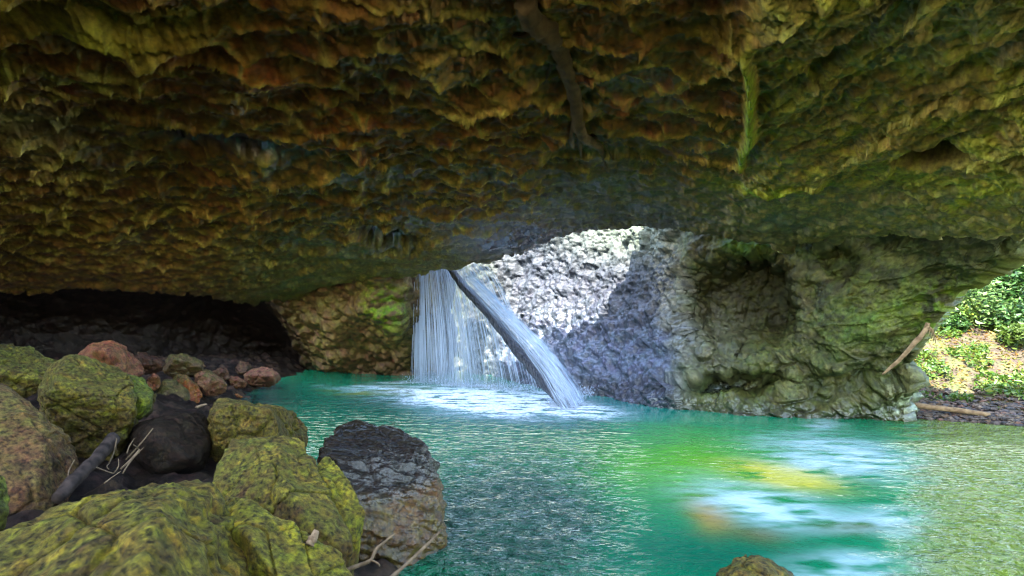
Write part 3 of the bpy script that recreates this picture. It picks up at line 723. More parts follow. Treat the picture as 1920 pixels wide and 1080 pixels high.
# brown rocks at the foot of the dark recess
GR = 'brown rocks at the dark end of the pool'
mid = [([(150,668),(175,650),(210,645),(240,658),(262,680),(268,697),(230,712),(180,705),(150,690)], 14.6, 2.0, (.27,.15,.085), 'large reddish brown rock highest on the dark far bank'),
       ([(308,680),(318,668),(345,665),(372,676),(380,690),(365,702),(325,705),(308,695)], 17.5, 1.5, (.15,.14,.09), 'grey green rounded rock between the reddish and mauve rocks'),
       ([(362,698),(372,690),(392,696),(415,712),(424,725),(415,738),(392,742),(370,728)], 17.6, 1.3, (.25,.17,.15), 'mauve rock with a green patch sloping to the water'),
       ([(320,720),(332,703),(352,708),(370,725),(384,745),(372,757),(345,750),(325,738)], 16.4, 1.2, (.36,.16,.035), 'bright orange rock between the grey green ones'),
       ([(290,735),(305,718),(330,716),(348,735),(352,760),(330,772),(300,765),(288,750)], 15.8, 1.3, (.13,.135,.065), 'dark olive rock in front of the orange rock'),
       ([(462,705),(475,692),(500,690),(522,702),(529,714),(515,722),(485,725),(465,720)], 23.2, 1.8, (.23,.15,.14), 'purplish rock furthest right at the edge of the pool'),
       ([(276,712),(288,700),(300,706),(302,722),(290,732),(278,728)], 15.4, .8, (.26,.16,.10), 'small pinkish brown rock beside the mossy boulder'),
       ([(318,772),(335,757),(352,762),(356,774),(340,785),(322,784)], 15.2, .8, (.15,.14,.10), 'small grey stone at the foot of the olive rock'),
       ([(425,715),(434,706),(450,708),(460,718),(455,728),(436,730)], 22.0, 1.0, (.22,.13,.10), 'small red brown rock left of the purplish rock'),
       ([(440,690),(450,680),(465,682),(472,692),(462,702),(446,702)], 24.0, 1.2, (.11,.08,.06), 'dim brown rock behind the small red brown rock'),
       ([(398,700),(410,690),(425,692),(434,704),(426,714),(406,714)], 21.5, 1.0, (.12,.08,.065), 'dim brown rock touching the top of the mauve rock'),
       ([(362,680),(372,672),(382,676),(386,688),(376,694),(364,692)], 18.6, .8, (.22,.15,.12), 'small mauve stone behind the grey green rounded rock'),
       ([(250,680),(262,664),(290,668),(305,682),(300,698),(270,702)], 16.2, 1.4, (.09,.055,.038), 'dark brown rock right of the large reddish one'),
       ([(284,768),(296,756),(312,760),(318,774),(306,784),(288,782)], 14.4, .8, (.18,.17,.05), 'small mossy yellow stone behind the low dark boulder'),
       ([(395,722),(402,716),(412,720),(414,728),(404,732)], 19.6, .5, (.2,.12,.09), 'tiny brown stone at the waterline by the mauve rock'),
       ([(430,742),(440,738),(452,740),(456,744),(442,748)], 20.2, .5, (.34,.17,.06), 'flat orange stone lying in the shallow water')]
for k, (ol, Yd, t, cl_, lb) in enumerate(mid):
    m_ = np.mean(ol, 0); ol = [tuple(m_ + (np.array(q) - m_) * 1.18) for q in ol]; cl_ = tuple(np.array(cl_) * np.array([1.35, 1.15, .85]))
    boulder('rock', pebble_like(ol, Yd, t), 5, cl_, lb, cat='rock', group=GR, soft=9, rough=.07, seed=30 + k, moss=(.10, .12, .03) if 'green' in lb or 'olive' in lb else None, mossamt=.35, wet=.25)

rr_rng = random.Random(5)
for k in range(26):
    x = rr_rng.uniform(240, 470); Yd = rr_rng.uniform(15.5, 24) ; ygr = HOR + (CAMZ - .35) / Yd * F
    w_ = rr_rng.uniform(11, 22) * 18 / Yd; hgt = w_ * rr_rng.uniform(.5, .8)
    if ygr > 765 or x > 250 + (790 - ygr) * 2.6: continue
    ol = [(x + w_ * math.cos(a) * rr_rng.uniform(.8, 1.15), ygr + hgt * math.sin(a) * rr_rng.uniform(.8, 1.15)) for a in np.linspace(0, 5.5, 8)]
    boulder('rock', pebble_like(ol, Yd, w_ * 2 / F * Yd), 4, rr_rng.choice([(.16,.09,.06), (.11,.07,.05), (.19,.11,.07), (.12,.10,.07)]), 'small dark angular rock in the pile filling the gaps between the larger brown rocks',
            cat='rock', group='small rocks filling the pile', soft=9, rough=.07, seed=90 + k, wet=.3)

# ------------------------------------------------------------------ sticks, driftwood, roots
def tube(name, pts, radii, mat, label=None, cat=None, group=None, seg=8, wob=.0, parent=None, sub=4, kink=.12):
    P0 = [Vector(p) for p in pts]
    # resample with Catmull-Rom
    Q, R = [], []
    for i in range(len(P0) - 1):
        a = P0[max(0, i - 1)]; b = P0[i]; c2 = P0[i + 1]; d2 = P0[min(len(P0) - 1, i + 2)]
        for s in range(sub):
            t = s / sub
            q = .5 * ((2 * b) + (c2 - a) * t + (2 * a - 5 * b + 4 * c2 - d2) * t * t + (3 * b - a - 3 * c2 + d2) * t ** 3)
            Q.append(q); R.append(radii[i] * (1 - t) + radii[i + 1] * t)
    Q.append(P0[-1]); R.append(radii[-1])
    n = len(Q); V = []; Fq = []
    org = Q[0].copy()
    for i in range(n):
        tg = (Q[min(n - 1, i + 1)] - Q[max(0, i - 1)]).normalized()
        a = tg.orthogonal().normalized() if i == 0 else (prev - tg * prev.dot(tg)).normalized()
        prev = a; b = tg.cross(a)
        for s in range(seg):
            an = 2 * math.pi * s / seg
            r = R[i] * (1 + kink * random.uniform(-1, 1))
            V.append(Q[i] - org + (a * math.cos(an) + b * math.sin(an)) * r)
    for i in range(n - 1):
        for s in range(seg):
            Fq.append((i * seg + s, i * seg + (s + 1) % seg, (i + 1) * seg + (s + 1) % seg, (i + 1) * seg + s))
    me = bpy.data.meshes.new(name)
    V = [v[:] for v in V]
    faces = Fq + [tuple(range(seg))[::-1], tuple(range((n - 1) * seg, n * seg))]
    me.from_pydata(V, [], faces); me.materials.append(mat)
    for p in me.polygons: p.use_smooth = True
    o = bpy.data.objects.new(name, me); COL.objects.link(o); o.location = org
    if parent:
        o.parent = parent; o.location = org - parent.location
    return tag(o, label, cat, group)

tube('driftwood', [pt(108,935,5.5), pt(135,905,5.8), pt(160,880,6.1), pt(190,850,6.5), pt(212,822,6.9)], [.06,.075,.07,.075,.08], plain_mat('grey_driftwood', (.015,.009,.006), (.07,.045,.03), 9, .8, .6, .02),
     'thick dark driftwood log lodged between the tan and mossy boulders', 'driftwood', seg=12)
stick_px = [((205,868),(219,822),6.6,.008,'short upright pale stick nearest the driftwood log'),((236,862),(287,803),6.9,.008,'longest pale stick leaning right from the hollow'),((238,850),(252,822),6.8,.007,'thin stick behind the longest leaning one'),
            ((226,880),(262,842),6.4,.010,'stout tan stick lying low in the cluster'),((230,888),(270,838),6.3,.007,'thin pale stick crossing the stout tan one'),((128,898),(140,862),5.9,.006,'lone upright twig in front of the driftwood log'),
            ((204,880),(206,868),6.3,.005,'tiny upright stub left of the cluster'),((180,876),(214,888),6.2,.007,'dull green stick lying flat below the cluster'),((196,906),(226,884),6.0,.006,'dark thin stick lying in front of the cluster'),
            ((213,888),(222,860),6.4,.006,'short pale stick in the middle of the cluster'),((216,830),(219,846),6.9,.009,'broken stub at the top of the driftwood log'),((296,782),(320,770),14.0,.03,'pale twig beyond the dark boulder'),
            ((345,772),(388,758),14.8,.045,'reddish branch lying by the orange rock'),((250,834),(262,852),6.7,.005,'curved twig on the right of the cluster')]
for (a, b, Yd, r, lb) in stick_px:
    A, B = pt(*a, Yd), pt(*b, Yd + .15)
    mdl = (A + B) / 2 + Vector((random.uniform(-.03, .03), 0, random.uniform(-.02, .02)))
    tube('stick', [A, mdl, B], [r * 1.4, r * 1.2, r * .7], M_STICK if 'dark' not in lb and 'dull' not in lb else M_WOOD, lb, 'stick', 'sticks among the left boulders', seg=6)
tube('branch', [pt(725,1090,5.2), pt(765,1055,5.5), pt(800,1022,5.8), pt(828,994,6.1)], [.02,.018,.018,.012], M_STICK, 'straight tan branch leaning on the wet boulder at the waterline', 'branch', seg=7)
br = tube('branch', [pt(640,1072,4.9), pt(672,1060,5.0), pt(695,1050,5.05), pt(705,1030,5.15), pt(722,1015,5.25), pt(740,1001,5.35)], [.022,.02,.018,.015,.012,.007], M_STICK, 'crooked forked branch at the foot of the wet boulder', 'branch', seg=7)
tube('twig', [pt(695,1050,5.05), pt(708,1056,5.0), pt(712,1062,5.0)], [.012,.01,.006], M_STICK, seg=6, parent=br)
st = tube('stump', [pt(580,1022,3.92), pt(586,1010,3.95), pt(594,994,3.98)], [.03,.035,.016], M_WOOD, 'small broken brown stump stuck on the yellow green boulder', 'stump', seg=8, kink=.3)
pole = tube('pole', [pt(1695,757,16.6), pt(1740,763,16.3), pt(1800,770,16.0), pt(1855,778,15.8)], [.09,.085,.08,.07], M_PALEROOT, 'long bare tree pole lying along the far bank', 'log', seg=8, kink=.06)
# root snaking over the ceiling
rp = [(985,-30),(1000,10),(1025,35),(1045,70),(1062,110),(1075,150),(1083,190),(1092,220),(1105,245),(1125,268),(1140,298)]
R0 = [ceil_at(x, y, .09) for x, y in rp]
rt = tube('tree_root', R0, [.10,.11,.12,.10,.085,.09,.085,.08,.075,.06,.03], M_ROOT, 'thick brown root snaking down the pocketed cave ceiling', 'tree root', seg=14, kink=.25, sub=6)
for (a, b, c2, r) in [((1045,70),(1035,110),(1020,150),.03),((1083,190),(1070,230),(1075,275),.06),((1092,220),(1085,250),(1090,285),.05),((1025,35),(985,60),(960,62),.03),((1105,245),(1130,255),(1150,280),.02)]:
    tube('rootlet', [ceil_at(*a, .0), ceil_at(*b, .03), ceil_at(*c2, .0)], [r, r * .9, r * .4], M_ROOT, seg=8, kink=.25, parent=rt)
pr = tube('tree_root', [pt(1655,702,14.5), pt(1685,676,14.2), pt(1708,650,14.0), pt(1730,626,13.9), pt(1740,606,13.9)], [.03,.05,.06,.06,.05], M_PALEROOT, 'thick pale root running down the edge of the rock pillar', 'tree root', seg=10, kink=.2)
for dx in range(5):
    tube('rootlet', [pt(1732 + dx * 2, 620, 13.9), pt(1737 + dx * 3, 606 + dx * 3, 13.85), pt(1739 + dx * 4, 625 + dx * 5, 13.9)], [.02,.016,.008], M_PALEROOT, seg=5, parent=pr)

# ------------------------------------------------------------------ fallen log across the waterfall
lg = [pt(838,492,23.4), pt(868,535,22.6), pt(920,590,21.6), pt(975,660,20.4), pt(1020,712,19.5), pt(1072,772,18.3)]
log = tube('fallen_log', lg, [.14,.17,.20,.23,.24,.23], M_DARKWOOD, 'dark wet tree trunk leaning down through the waterfall into the pool', 'fallen log', seg=20, sub=8, kink=.2)

def fall_mat(name, fu=60, fv=.6, dens=1.0, tint=(.66, .82, 1)):
    m, nt, out = new_mat(name); L = nt.links.new
    tu = N_(nt, 'ShaderNodeAttribute', attribute_name='u'); tv = N_(nt, 'ShaderNodeAttribute', attribute_name='v'); td = N_(nt, 'ShaderNodeAttribute', attribute_name='dens')
    cb = N_(nt, 'ShaderNodeCombineXYZ'); 
    a = N_(nt, 'ShaderNodeMath', operation='MULTIPLY'); a.inputs[1].default_value = fu; L(tu.outputs['Fac'], a.inputs[0])
    b_ = N_(nt, 'ShaderNodeMath', operation='MULTIPLY'); b_.inputs[1].default_value = fv; L(tv.outputs['Fac'], b_.inputs[0])
    L(a.outputs[0], cb.inputs[0]); L(b_.outputs[0], cb.inputs[1])
    n = N_(nt, 'ShaderNodeTexNoise'); n.inputs['Scale'].default_value = 1; n.inputs['Detail'].default_value = 6; n.inputs['Roughness'].default_value = .7
    L(cb.outputs[0], n.inputs['Vector'])
    r = N_(nt, 'ShaderNodeMapRange'); r.inputs['From Min'].default_value = .36; r.inputs['From Max'].default_value = .66; L(n.outputs['Fac'], r.inputs['Value'])
    mu = N_(nt, 'ShaderNodeMath', operation='MULTIPLY', use_clamp=True); L(r.outputs[0], mu.inputs[0]); L(td.outputs['Fac'], mu.inputs[1])
    df = N_(nt, 'ShaderNodeBsdfDiffuse'); df.inputs['Color'].default_value = (*tint, 1)
    tl = N_(nt, 'ShaderNodeBsdfTranslucent'); tl.inputs['Color'].default_value = (*tint, 1)
    mx = N_(nt, 'ShaderNodeMixShader'); mx.inputs[0].default_value = .5; L(df.outputs[0], mx.inputs[1]); L(tl.outputs[0], mx.inputs[2])
    tp = N_(nt, 'ShaderNodeBsdfTransparent')
    m2 = N_(nt, 'ShaderNodeMixShader'); L(mu.outputs[0], m2.inputs[0]); L(tp.outputs[0], m2.inputs[1]); L(mx.outputs[0], m2.inputs[2])
    L(m2.outputs[0], out.inputs['Surface'])
    return m

def strands(parent, n, basefn, topfn, mat, name, wid=(.006, .022)):
    V, Fq, D_, U_, V_ = [], [], [], [], []
    K = 14
    for i in range(n):
        s_ = random.random(); b = np.array(basefn(s_)); t_ = np.array(topfn(s_)); w_ = random.uniform(*wid)
        v0 = random.choice([0, 0, random.uniform(0, .5)]); v1 = random.choice([1, 1, random.uniform(.5, 1)])
        jx, jy = random.gauss(0, .10), random.gauss(0, .25)
        o0 = len(V)
        for k in range(K):
            v = v0 + (v1 - v0) * k / (K - 1)
            q = t_ * (1 - math.sqrt(v)) + b * math.sqrt(v); z_ = t_[2] * (1 - v) + b[2] * v
            ww = w_ * (.4 + .9 * v) * (math.sin(math.pi * min(1, .12 + .8 * k / (K - 1))))
            x_ = q[0] + jx * v + random.gauss(0, .004); y_ = q[1] + jy
            V += [(x_ - ww, y_, z_), (x_ + ww, y_ + .01, z_)]
        for k in range(K - 1):
            a = o0 + 2 * k; Fq.append((a, a + 1, a + 3, a + 2))
    V = np.array(V) - np.array(parent.location)
    return tag(mesh_np(name, V, Fq, mat, parent=parent), kind='stuff')

def spray(parent, n, cenfn, name, mat):
    V0, F0 = ico(1)
    C_ = np.array([cenfn() for _ in range(n)]); sz = RNG.uniform(.005, .018, (n, 1, 1))
    V = V0[None] * sz * np.array([1, 1, 2.2]) + C_[:, None] - np.array(parent.location)
    Fq = (F0[None] + (np.arange(n) * len(V0))[:, None, None]).reshape(-1, 3)
    return tag(mesh_np(name, V.reshape(-1, 3), Fq, mat, parent=parent), kind='stuff')

def white_mat():
    m, nt, out = new_mat('white_water'); L = nt.links.new
    df = N_(nt, 'ShaderNodeBsdfDiffuse'); df.inputs['Color'].default_value = (.72, .86, 1, 1)
    tl = N_(nt, 'ShaderNodeBsdfTranslucent'); tl.inputs['Color'].default_value = (.72, .86, 1, 1)
    tp = N_(nt, 'ShaderNodeBsdfTransparent')
    a = N_(nt, 'ShaderNodeMixShader'); a.inputs[0].default_value = .5; L(df.outputs[0], a.inputs[1]); L(tl.outputs[0], a.inputs[2])
    b = N_(nt, 'ShaderNodeMixShader'); b.inputs[0].default_value = .6; L(tp.outputs[0], b.inputs[1]); L(a.outputs[0], b.inputs[2])
    L(b.outputs[0], out.inputs['Surface'])
    return m
M_WHITE = white_mat()

wf = bpy.data.objects.new('waterfall', None); COL.objects.link(wf); wf.location = (-1.5, 24, 0)
tag(wf, 'white veil of falling water dropping through the hole in the cave roof', 'waterfall')
def curtain(name, base, top, mat, dens_fn, parent, nU=160, nV=40, bulge=.2, seed=0):
    """base/top: lists of world points; falls between them with a slight outward throw"""
    bu = np.array([p[:] for p in base]); tp_ = np.array([p[:] for p in top])
    s = np.linspace(0, 1, nU)
    B = np.stack([np.interp(s, np.linspace(0, 1, len(bu)), bu[:, k]) for k in range(3)], -1)
    T = np.stack([np.interp(s, np.linspace(0, 1, len(tp_)), tp_[:, k]) for k in range(3)], -1)
    v = np.linspace(0, 1, nV)
    P = np.zeros((nU, nV, 3))
    h = np.sqrt(v)                                        # horizontal travel runs ahead of the fall
    P[..., :2] = T[:, None, :2] * (1 - h)[None, :, None] + B[:, None, :2] * h[None, :, None]
    P[..., 2] = T[:, None, 2] * (1 - v)[None] + B[:, None, 2] * v[None]
    wob = fbm(np.stack([np.repeat(s[:, None] * 9, nV, 1), np.repeat(v[None] * .6, nU, 0), np.zeros((nU, nV)) + seed], -1), 4, 200 + seed)
    P[..., 1] += wob * bulge; P[..., 0] += wob * .05
    U = np.repeat(s[:, None], nV, 1); Vv = np.repeat(v[None], nU, 0)
    L_ = float(np.linalg.norm(bu[-1] - bu[0]))
    d = dens_fn(U, Vv)
    o = mesh_np(name, P - np.array(parent.location), grid_faces(nU, nV), mat, None, {'u': U * L_ + seed * 7, 'v': Vv * 6 + seed, 'dens': d}, parent=parent)
    return o
FM1 = fall_mat('falling_water', 9, .35)
FM2 = fall_mat('falling_water_fine', 22, .5)
def d1(U, V): return .8 * sst(0, .03, U) * (1 - sst(.6, 1.0, U)) * (.35 + .65 * blob(U, V * 0, .32, 0, .22, 1)) * (1 - .25 * V)
def d2(U, V): return .5 * sst(0, .02, U) * (1 - sst(.75, 1.0, U)) * (.7 + .3 * np.sin(U * 40)) 
curtain('water_veil', [pt(780,716,25.9), pt(860,724,24.2), pt(930,729,23.2), pt(1005,735,22.2)], [pt(788,490,25.8), pt(845,485,24.6), pt(875,485,24.0), pt(900,500,23.6)], FM1, d1, wf, seed=0)
curtain('water_veil', [pt(782,715,26.2), pt(850,722,24.6), pt(940,728,23.5), pt(1000,733,22.6)], [pt(790,490,26.2), pt(840,485,25.0), pt(872,485,24.5), pt(900,500,24.0)], FM2, d2, wf, seed=3, bulge=.35)
curtain('water_veil', [pt(781,717,25.6), pt(850,728,23.8), pt(920,731,22.9), pt(960,733,22.3)], [pt(784,490,25.5), pt(830,485,24.4), pt(862,485,23.8), pt(880,500,23.4)], FM2, lambda U, V: .6 * d1(U, V), wf, seed=6, bulge=.3)

bA, bB = pt(776, 717, 25.8), pt(1010, 735, 22.0); tA, tB = pt(782, 480, 25.6), pt(885, 485, 23.6)
strands(wf, 170, lambda s_: tuple(bA.lerp(bB, s_ ** 1.4)), lambda s_: tuple(tA.lerp(tB, s_ ** 1.4)), M_WHITE, 'strands')
strands(wf, 60, lambda s_: tuple(bA.lerp(bB, s_ * .12)), lambda s_: tuple(tA.lerp(tB, s_ * .12)), M_WHITE, 'edge_strands', (.006, .016))
def sp1():
    q = bA.lerp(bB, random.random() ** 1.2); return (q.x + random.gauss(0, .35), q.y + random.gauss(0, .5), abs(random.gauss(0, .22)))
spray(wf, 1500, sp1, 'spray', M_WHITE)

# water spreading over the right side of the log
sl_ = bpy.data.objects.new('water_slide', None); COL.objects.link(sl_); sl_.location = (1, 20, 0)
tag(sl_, 'white sheet of water fanning down the right side of the fallen log', 'waterfall')
def slide(parent, inner, outer, mat, dens_fn, lift, seed, nU=70, nV=120):
    t = np.linspace(0, 1, nV); ii = np.array([pt(*p)[:] for p in inner]); oo = np.array([pt(*p)[:] for p in outer])
    I = np.stack([np.interp(t, np.linspace(0, 1, len(ii)), ii[:, k]) for k in range(3)], -1)
    O = np.stack([np.interp(t, np.linspace(0, 1, len(oo)), oo[:, k]) for k in range(3)], -1)
    u = np.linspace(0, 1, nU)
    P = I[None] * (1 - u)[:, None, None] + O[None] * u[:, None, None]
    arch = np.sin(np.pi * np.clip(u * .9 + .05, 0, 1)) * lift
    nzv = fbm(np.stack([np.repeat(u[:, None] * 7, nV, 1), np.repeat(t[None] * 2.0, nU, 0), np.zeros((nU, nV)) + seed], -1), 4, 220 + seed)
    P[..., 1] -= arch[:, None] + .12 * nzv; P[..., 2] += .1 * nzv
    U = np.repeat(u[:, None], nV, 1); Vv = np.repeat(t[None], nU, 0)
    return mesh_np('water_sheet', P - np.array(parent.location), grid_faces(nU, nV), mat, None, {'u': U * 1.8 + seed * 5, 'v': Vv * 7, 'dens': dens_fn(U, Vv)}, parent=parent)
inn = [(858,512,22.3),(905,560,21.4),(945,605,20.7),(985,650,20.1),(1020,700,19.3),(1045,745,18.6),(1062,765,18.3)]
out_ = [(880,500,22.2),(940,556,21.3),(985,600,20.6),(1030,642,20.0),(1062,680,19.6),(1088,715,19.4),(1100,745,19.3)]
slide(sl_, inn, out_, fall_mat('sliding_water', 7, .5), lambda U, V: 1.5 * (1 - sst(.6, 1.0, U)) * sst(.0, .12, U) * (1 - .35 * V) * sst(0, .1, V), .55, 0)
slide(sl_, [(a - 9, b + 4, c2 - .3) for a, b, c2 in inn], [(a - 4, b, c2 - .2) for a, b, c2 in out_], fall_mat('sliding_water_fine', 16, .5), lambda U, V: 1.0 * (1 - sst(.7, 1.0, U)) * sst(0, .1, U) * sst(0, .1, V), .75, 2)

def sp2():
    a = random.random(); return tuple(pt(1030 + 80 * a + random.gauss(0, 8), 772 - 26 * a, 18.4 + 1.2 * a) + Vector((0, random.gauss(0, .2), abs(random.gauss(0, .18)) + .15)))
spray(sl_, 700, sp2, 'spray', M_WHITE)
# ------------------------------------------------------------------ foliage beyond the exit
def leaves(n, cenfn, size, cols, name, parent=None, flat=False, mat=M_LEAF, org=(0, 0, 0)):
    C_ = cenfn(n); n = len(C_)
    a = RNG.normal(size=(n, 3)); a /= np.linalg.norm(a, axis=1, keepdims=True)
    up = RNG.normal(size=(n, 3)) * (.35 if flat else .8) + np.array([0, -.2, 1.0]); up /= np.linalg.norm(up, axis=1, keepdims=True)
    a = np.cross(up, a); a /= np.linalg.norm(a, axis=1, keepdims=True) + 1e-9
    b = np.cross(up, a)
    s = size * RNG.uniform(.6, 1.4, (n, 1)); w = s * RNG.uniform(.35, .6, (n, 1))
    V = np.stack([C_ - a * s, C_ + b * w - up * s * .12, C_ + a * s, C_ - b * w - up * s * .12], 1) - np.array(org)
    k = RNG.integers(0, len(cols), n); col = np.array(cols)[k] * RNG.uniform(.7, 1.3, (n, 1))
    col = np.repeat(col[:, None], 4, 1)
    Fq = np.arange(n * 4).reshape(n, 4)
    return mesh_np(name, V.reshape(-1, 3), Fq, mat, col.reshape(-1, 3), smooth=False, parent=parent)
def bz(x, y):
    z, e = bank_z(np.array([x]), np.array([y])); return float(z[0])
G1 = [(.03, .09, .015), (.05, .13, .018), (.02, .06, .012), (.08, .15, .025)]
def shrub(px, py, Yd, r, h, label, dens=1500, cols=G1, size=.10):
    Yd = 15.0
    while Yd < 58:
        p = pt(px, py, Yd)
        if bz(p.x, p.y) > p.z - h * .35: break
        Yd += .2
    x, y = p.x, p.y; z0 = bz(x, y); k_ = Yd / 30.0; r *= k_; h *= k_
    root = bpy.data.objects.new('shrub', None); COL.objects.link(root); root.location = (x, y, z0)
    tag(root, label, 'shrub', 'shrubs on the hillside beyond the exit')
    cz = z0 + h * .45
    cl_ = RNG.normal(size=(14, 3)); cl_ /= np.linalg.norm(cl_, axis=1, keepdims=True); cl_ *= RNG.uniform(.3, 1, (14, 1)) * np.array([r, r, h * .6]) * .8
    def cf(n):
        k = RNG.integers(0, 14, n)
        return np.array([x, y, cz]) + cl_[k] + RNG.normal(size=(n, 3)) * r * .22
    leaves(dens, cf, size, cols, 'foliage', root, org=(x, y, z0))
    for k in range(5):
        tip = Vector((x, y, cz)) + Vector(cl_[k] * .8)
        tube('stem', [Vector((x, y, z0 - .1)), Vector((x, y, (z0 + cz) / 2)) + Vector(cl_[k] * .3), tip], [.05, .035, .015], M_WOOD, seg=5, sub=2, parent=root)
shrub(1860, 500, 31, 2.2, 3.0, 'tall dark leafy shrub at the top right of the exit', 2600)
shrub(1910, 590, 29, 1.6, 2.2, 'dense green shrub low at the right edge of the exit', 1800)
shrub(1800, 590, 27, 1.0, 1.4, 'small yellow green shrub beside the pale root', 1200, [(.14,.24,.03),(.22,.30,.04),(.08,.16,.02)])
shrub(1880, 545, 33, 1.8, 2.0, 'glossy shrub in the middle of the green slope', 2000)
shrub(1960, 520, 30, 2.2, 3.5, 'broad shrub cut off by the right edge of the photo', 2400)
shrub(1810, 560, 38, 2.6, 3.0, 'pale green shrub highest behind the arch edge', 2200, [(.12,.22,.05),(.2,.3,.08),(.07,.15,.03)])
shrub(2080, 540, 27, 2.5, 4.0, 'large shrub further along the hillside', 2000)
for k, (x, y) in enumerate([(24, 40), (30, 34), (36, 44), (20, 48), (42, 34), (34, 24)]):
    z0 = bz(x, y)
    tr = bpy.data.objects.new('tree', None); COL.objects.link(tr); tr.location = (x, y, z0); tag(tr, 'forest tree on the slope beyond the exit arch', 'tree', 'trees on the slope')
    tube('trunk', [Vector((x, y, z0 - .3)), Vector((x + .2, y, z0 + 3)), Vector((x, y, z0 + 6))], [.3, .22, .12], M_WOOD, seg=8, parent=tr)
    cl_ = RNG.normal(size=(30, 3)) * np.array([2.4, 2.4, 2.0])
    leaves(3500, lambda n: np.array([x, y, z0 + 6]) + cl_[RNG.integers(0, 30, n)] + RNG.normal(size=(n, 3)) * .6, .22, G1, 'crown', tr, org=(x, y, z0))
shrub(1785, 605, 30, .8, 1.0, 'small leafy shrub tucked behind the foot of the arch', 900)
shrub(1830, 500, 30, 1.5, 2.0, 'dark leafy shrub directly below the arch edge', 1600)
shrub(1840, 540, 30, 1.6, 2.0, 'leafy shrub just under the arch edge above the bare slope', 1600)
shrub(1900, 630, 30, 1.0, 1.0, 'low bright green shrub on the bare slope at the right edge', 1000, [(.09,.15,.02),(.12,.17,.03),(.05,.1,.01)])
# leaf litter and creeping plants
def litter_pts(n, ymin=2.5, ymax=13, clump=False):
    X = RNG.uniform(10, 34, n * 2); E_ = RNG.uniform(ymin, ymax, n * 2)
    Yy = np.interp(X, [4, 11, 14, 18, 24, 40], [21, 17.2, 15.6, 13.6, 11, 8]) + E_
    if clump:
        keep = fbm(np.stack([X * .5, Yy * .5, X * 0], -1), 4, 300) > .02
        X, Yy = X[keep], Yy[keep]
    z, _ = bank_z(X, Yy); P_ = np.stack([X, Yy, z], -1)
    P_[:, 2] += .35 * fbm(P_ * np.array([.35, .35, .35]), 4, 131) * sst(1, 5, Yy - Yy + E_[:len(Yy)] if not clump else 5 + 0 * Yy) + .10 * fbm(P_ * 1.6, 4, 132) + .03
    if clump: P_[:, 2] += RNG.uniform(0, .25, len(P_))
    return P_[:n]
o = leaves(20000, lambda n: litter_pts(n, 1.5, 12), .07, [(.22,.15,.015),(.18,.09,.02),(.12,.15,.02),(.26,.2,.04)], 'leaf_litter', flat=True); tag(o, 'yellow and tan fallen leaves scattered over the sunlit bank', 'leaf litter', kind='stuff')
o = leaves(30000, lambda n: litter_pts(n, 2.0, 13, True), .09, [(.07,.14,.012),(.10,.18,.015),(.04,.10,.01),(.15,.19,.02)], 'ground_cover', flat=False); tag(o, 'bright green creeping plants in patches on the bank', 'ground cover', kind='stuff')
# gravel: thousands of small stones along the far shore
V0, F0 = ico(1)
n = 4200; X = RNG.uniform(11.5, 24, n); E_ = -.3 + 3.6 * RNG.random(n) ** 1.7
Yy = np.interp(X, [4, 11, 14, 18, 24, 40], [21, 17.2, 15.6, 13.6, 11, 8]) + E_
z, _ = bank_z(X, Yy); rr2 = .03 + .09 * RNG.random(n) ** 3
Vg = V0[None] * (1 + .25 * RNG.normal(size=(n, len(V0), 1))) * rr2[:, None, None] * np.array([1.3, 1, .6]) + np.stack([X, Yy, z + .12], -1)[:, None]
Fg = (F0[None] + (np.arange(n) * len(V0))[:, None, None]).reshape(-1, 3)
cg = np.array([(.10,.08,.06),(.15,.115,.08),(.06,.055,.05),(.13,.08,.045)])[RNG.integers(0, 4, n)] * RNG.uniform(.6, 1.3, (n, 1))
o = mesh_np('gravel', Vg.reshape(-1, 3), Fg, M_GROUND, np.repeat(cg[:, None], len(V0), 1).reshape(-1, 3), {'wet': np.zeros(n * len(V0))}, smooth=False)
tag(o, 'grey and brown gravel along the far shore', 'gravel', kind='stuff')
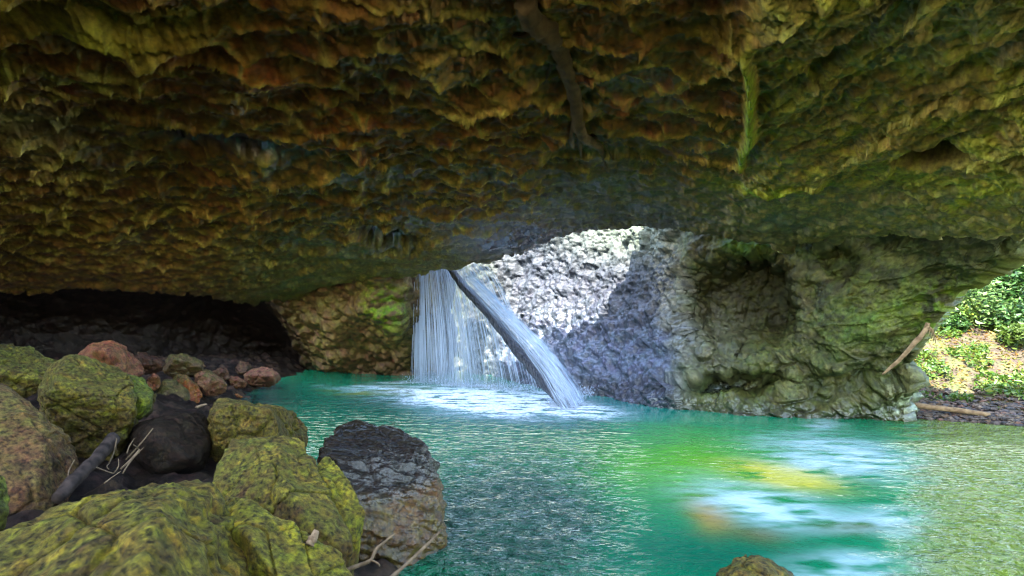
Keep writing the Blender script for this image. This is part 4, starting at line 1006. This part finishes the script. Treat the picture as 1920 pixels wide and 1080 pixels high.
# stones on the far shore
sh = [(1712,742,18.2,.22,(.3,.28,.27),'pale grey stone at the foot of the pillar on the far bank'),(1755,746,18.5,.26,(.22,.22,.25),'blue grey stone above the bare pole'),
      (1770,738,19,.2,(.25,.24,.25),'round grey stone uphill of the blue grey one'),(1880,762,17.6,.18,(.16,.16,.22),'dark blue stone near the right end of the bank'),
      (1895,785,16.5,.28,(.10,.10,.13),'dark slate stone at the right waterline'),(1860,790,16.2,.12,(.2,.18,.17),'small brown stone left of the slate stone'),
      (1820,780,16.7,.13,(.35,.32,.3),'small pale stone in front of the bare pole'),(1835,768,17.2,.12,(.2,.2,.22),'small grey stone behind the pole tip'),
      (1790,775,16.9,.11,(.3,.26,.24),'tiny tan stone touching the middle of the pole'),(1735,750,18,.13,(.36,.3,.26),'small tan stone between the two pale grey stones')]
for k, (x, y, Yd, r, cl_, lb) in enumerate(sh):
    rp_ = r / Yd * F
    boulder('stone', pebble_like([(x + rp_ * 1.3 * math.cos(a), y + rp_ * .75 * math.sin(a)) for a in np.linspace(0, 5.4, 7)], Yd, r * 1.6), 4, cl_, lb, cat='stone', group='stones on the far shore', soft=9, rough=.02, seed=60 + k)

# ------------------------------------------------------------------ light, sky, camera
SUN_DIR = Vector((-.30, -.62, .98)).normalized()   # towards the sun
az = math.atan2(SUN_DIR.x, SUN_DIR.y); el = math.asin(SUN_DIR.z)
w = bpy.data.worlds.new('World'); S.world = w; w.use_nodes = True
nt = w.node_tree; bg = nt.nodes['Background']; sky = nt.nodes.new('ShaderNodeTexSky'); sky.sky_type = 'NISHITA'; sky.sun_disc = False
sky.sun_elevation = el; sky.sun_rotation = az
nt.links.new(sky.outputs[0], bg.inputs[0]); bg.inputs[1].default_value = .15
sd = bpy.data.lights.new('sun', 'SUN'); sd.energy = 2.0; sd.angle = math.radians(.5); sd.color = (1, .95, .87)
so = bpy.data.objects.new('sun', sd); COL.objects.link(so); so.rotation_euler = SUN_DIR.to_track_quat('Z', 'Y').to_euler(); so.location = (0, 0, 30)
cd = bpy.data.cameras.new('camera'); cam = bpy.data.objects.new('camera', cd); COL.objects.link(cam); S.camera = cam
cam.location = (0, 0, CAMZ); cam.rotation_euler = (math.radians(90), 0, 0)
cd.sensor_width = 36; cd.lens = 36 * F / 1920; cd.shift_y = (HOR - 540) / 1920; cd.clip_end = 500; cd.clip_start = .05
S.view_settings.view_transform = 'Standard'; S.view_settings.look = 'None'; S.view_settings.gamma = 1; S.view_settings.exposure = 3.9
cy = S.cycles; cy.use_denoising = True; cy.denoising_prefilter = 'FAST'; cy.pixel_filter_type = 'BLACKMAN_HARRIS'; cy.filter_width = 1.15; cy.max_bounces = 8; cy.diffuse_bounces = 5; cy.glossy_bounces = 3; cy.transparent_max_bounces = 12
cy.caustics_reflective = False; cy.caustics_refractive = False; cy.sample_clamp_indirect = 6
cy.use_fast_gi = True; cy.fast_gi_method = 'REPLACE'; cy.ao_bounces_render = 1; cy.ao_bounces = 1
w.light_settings.distance = 3.3; w.light_settings.ao_factor = .31
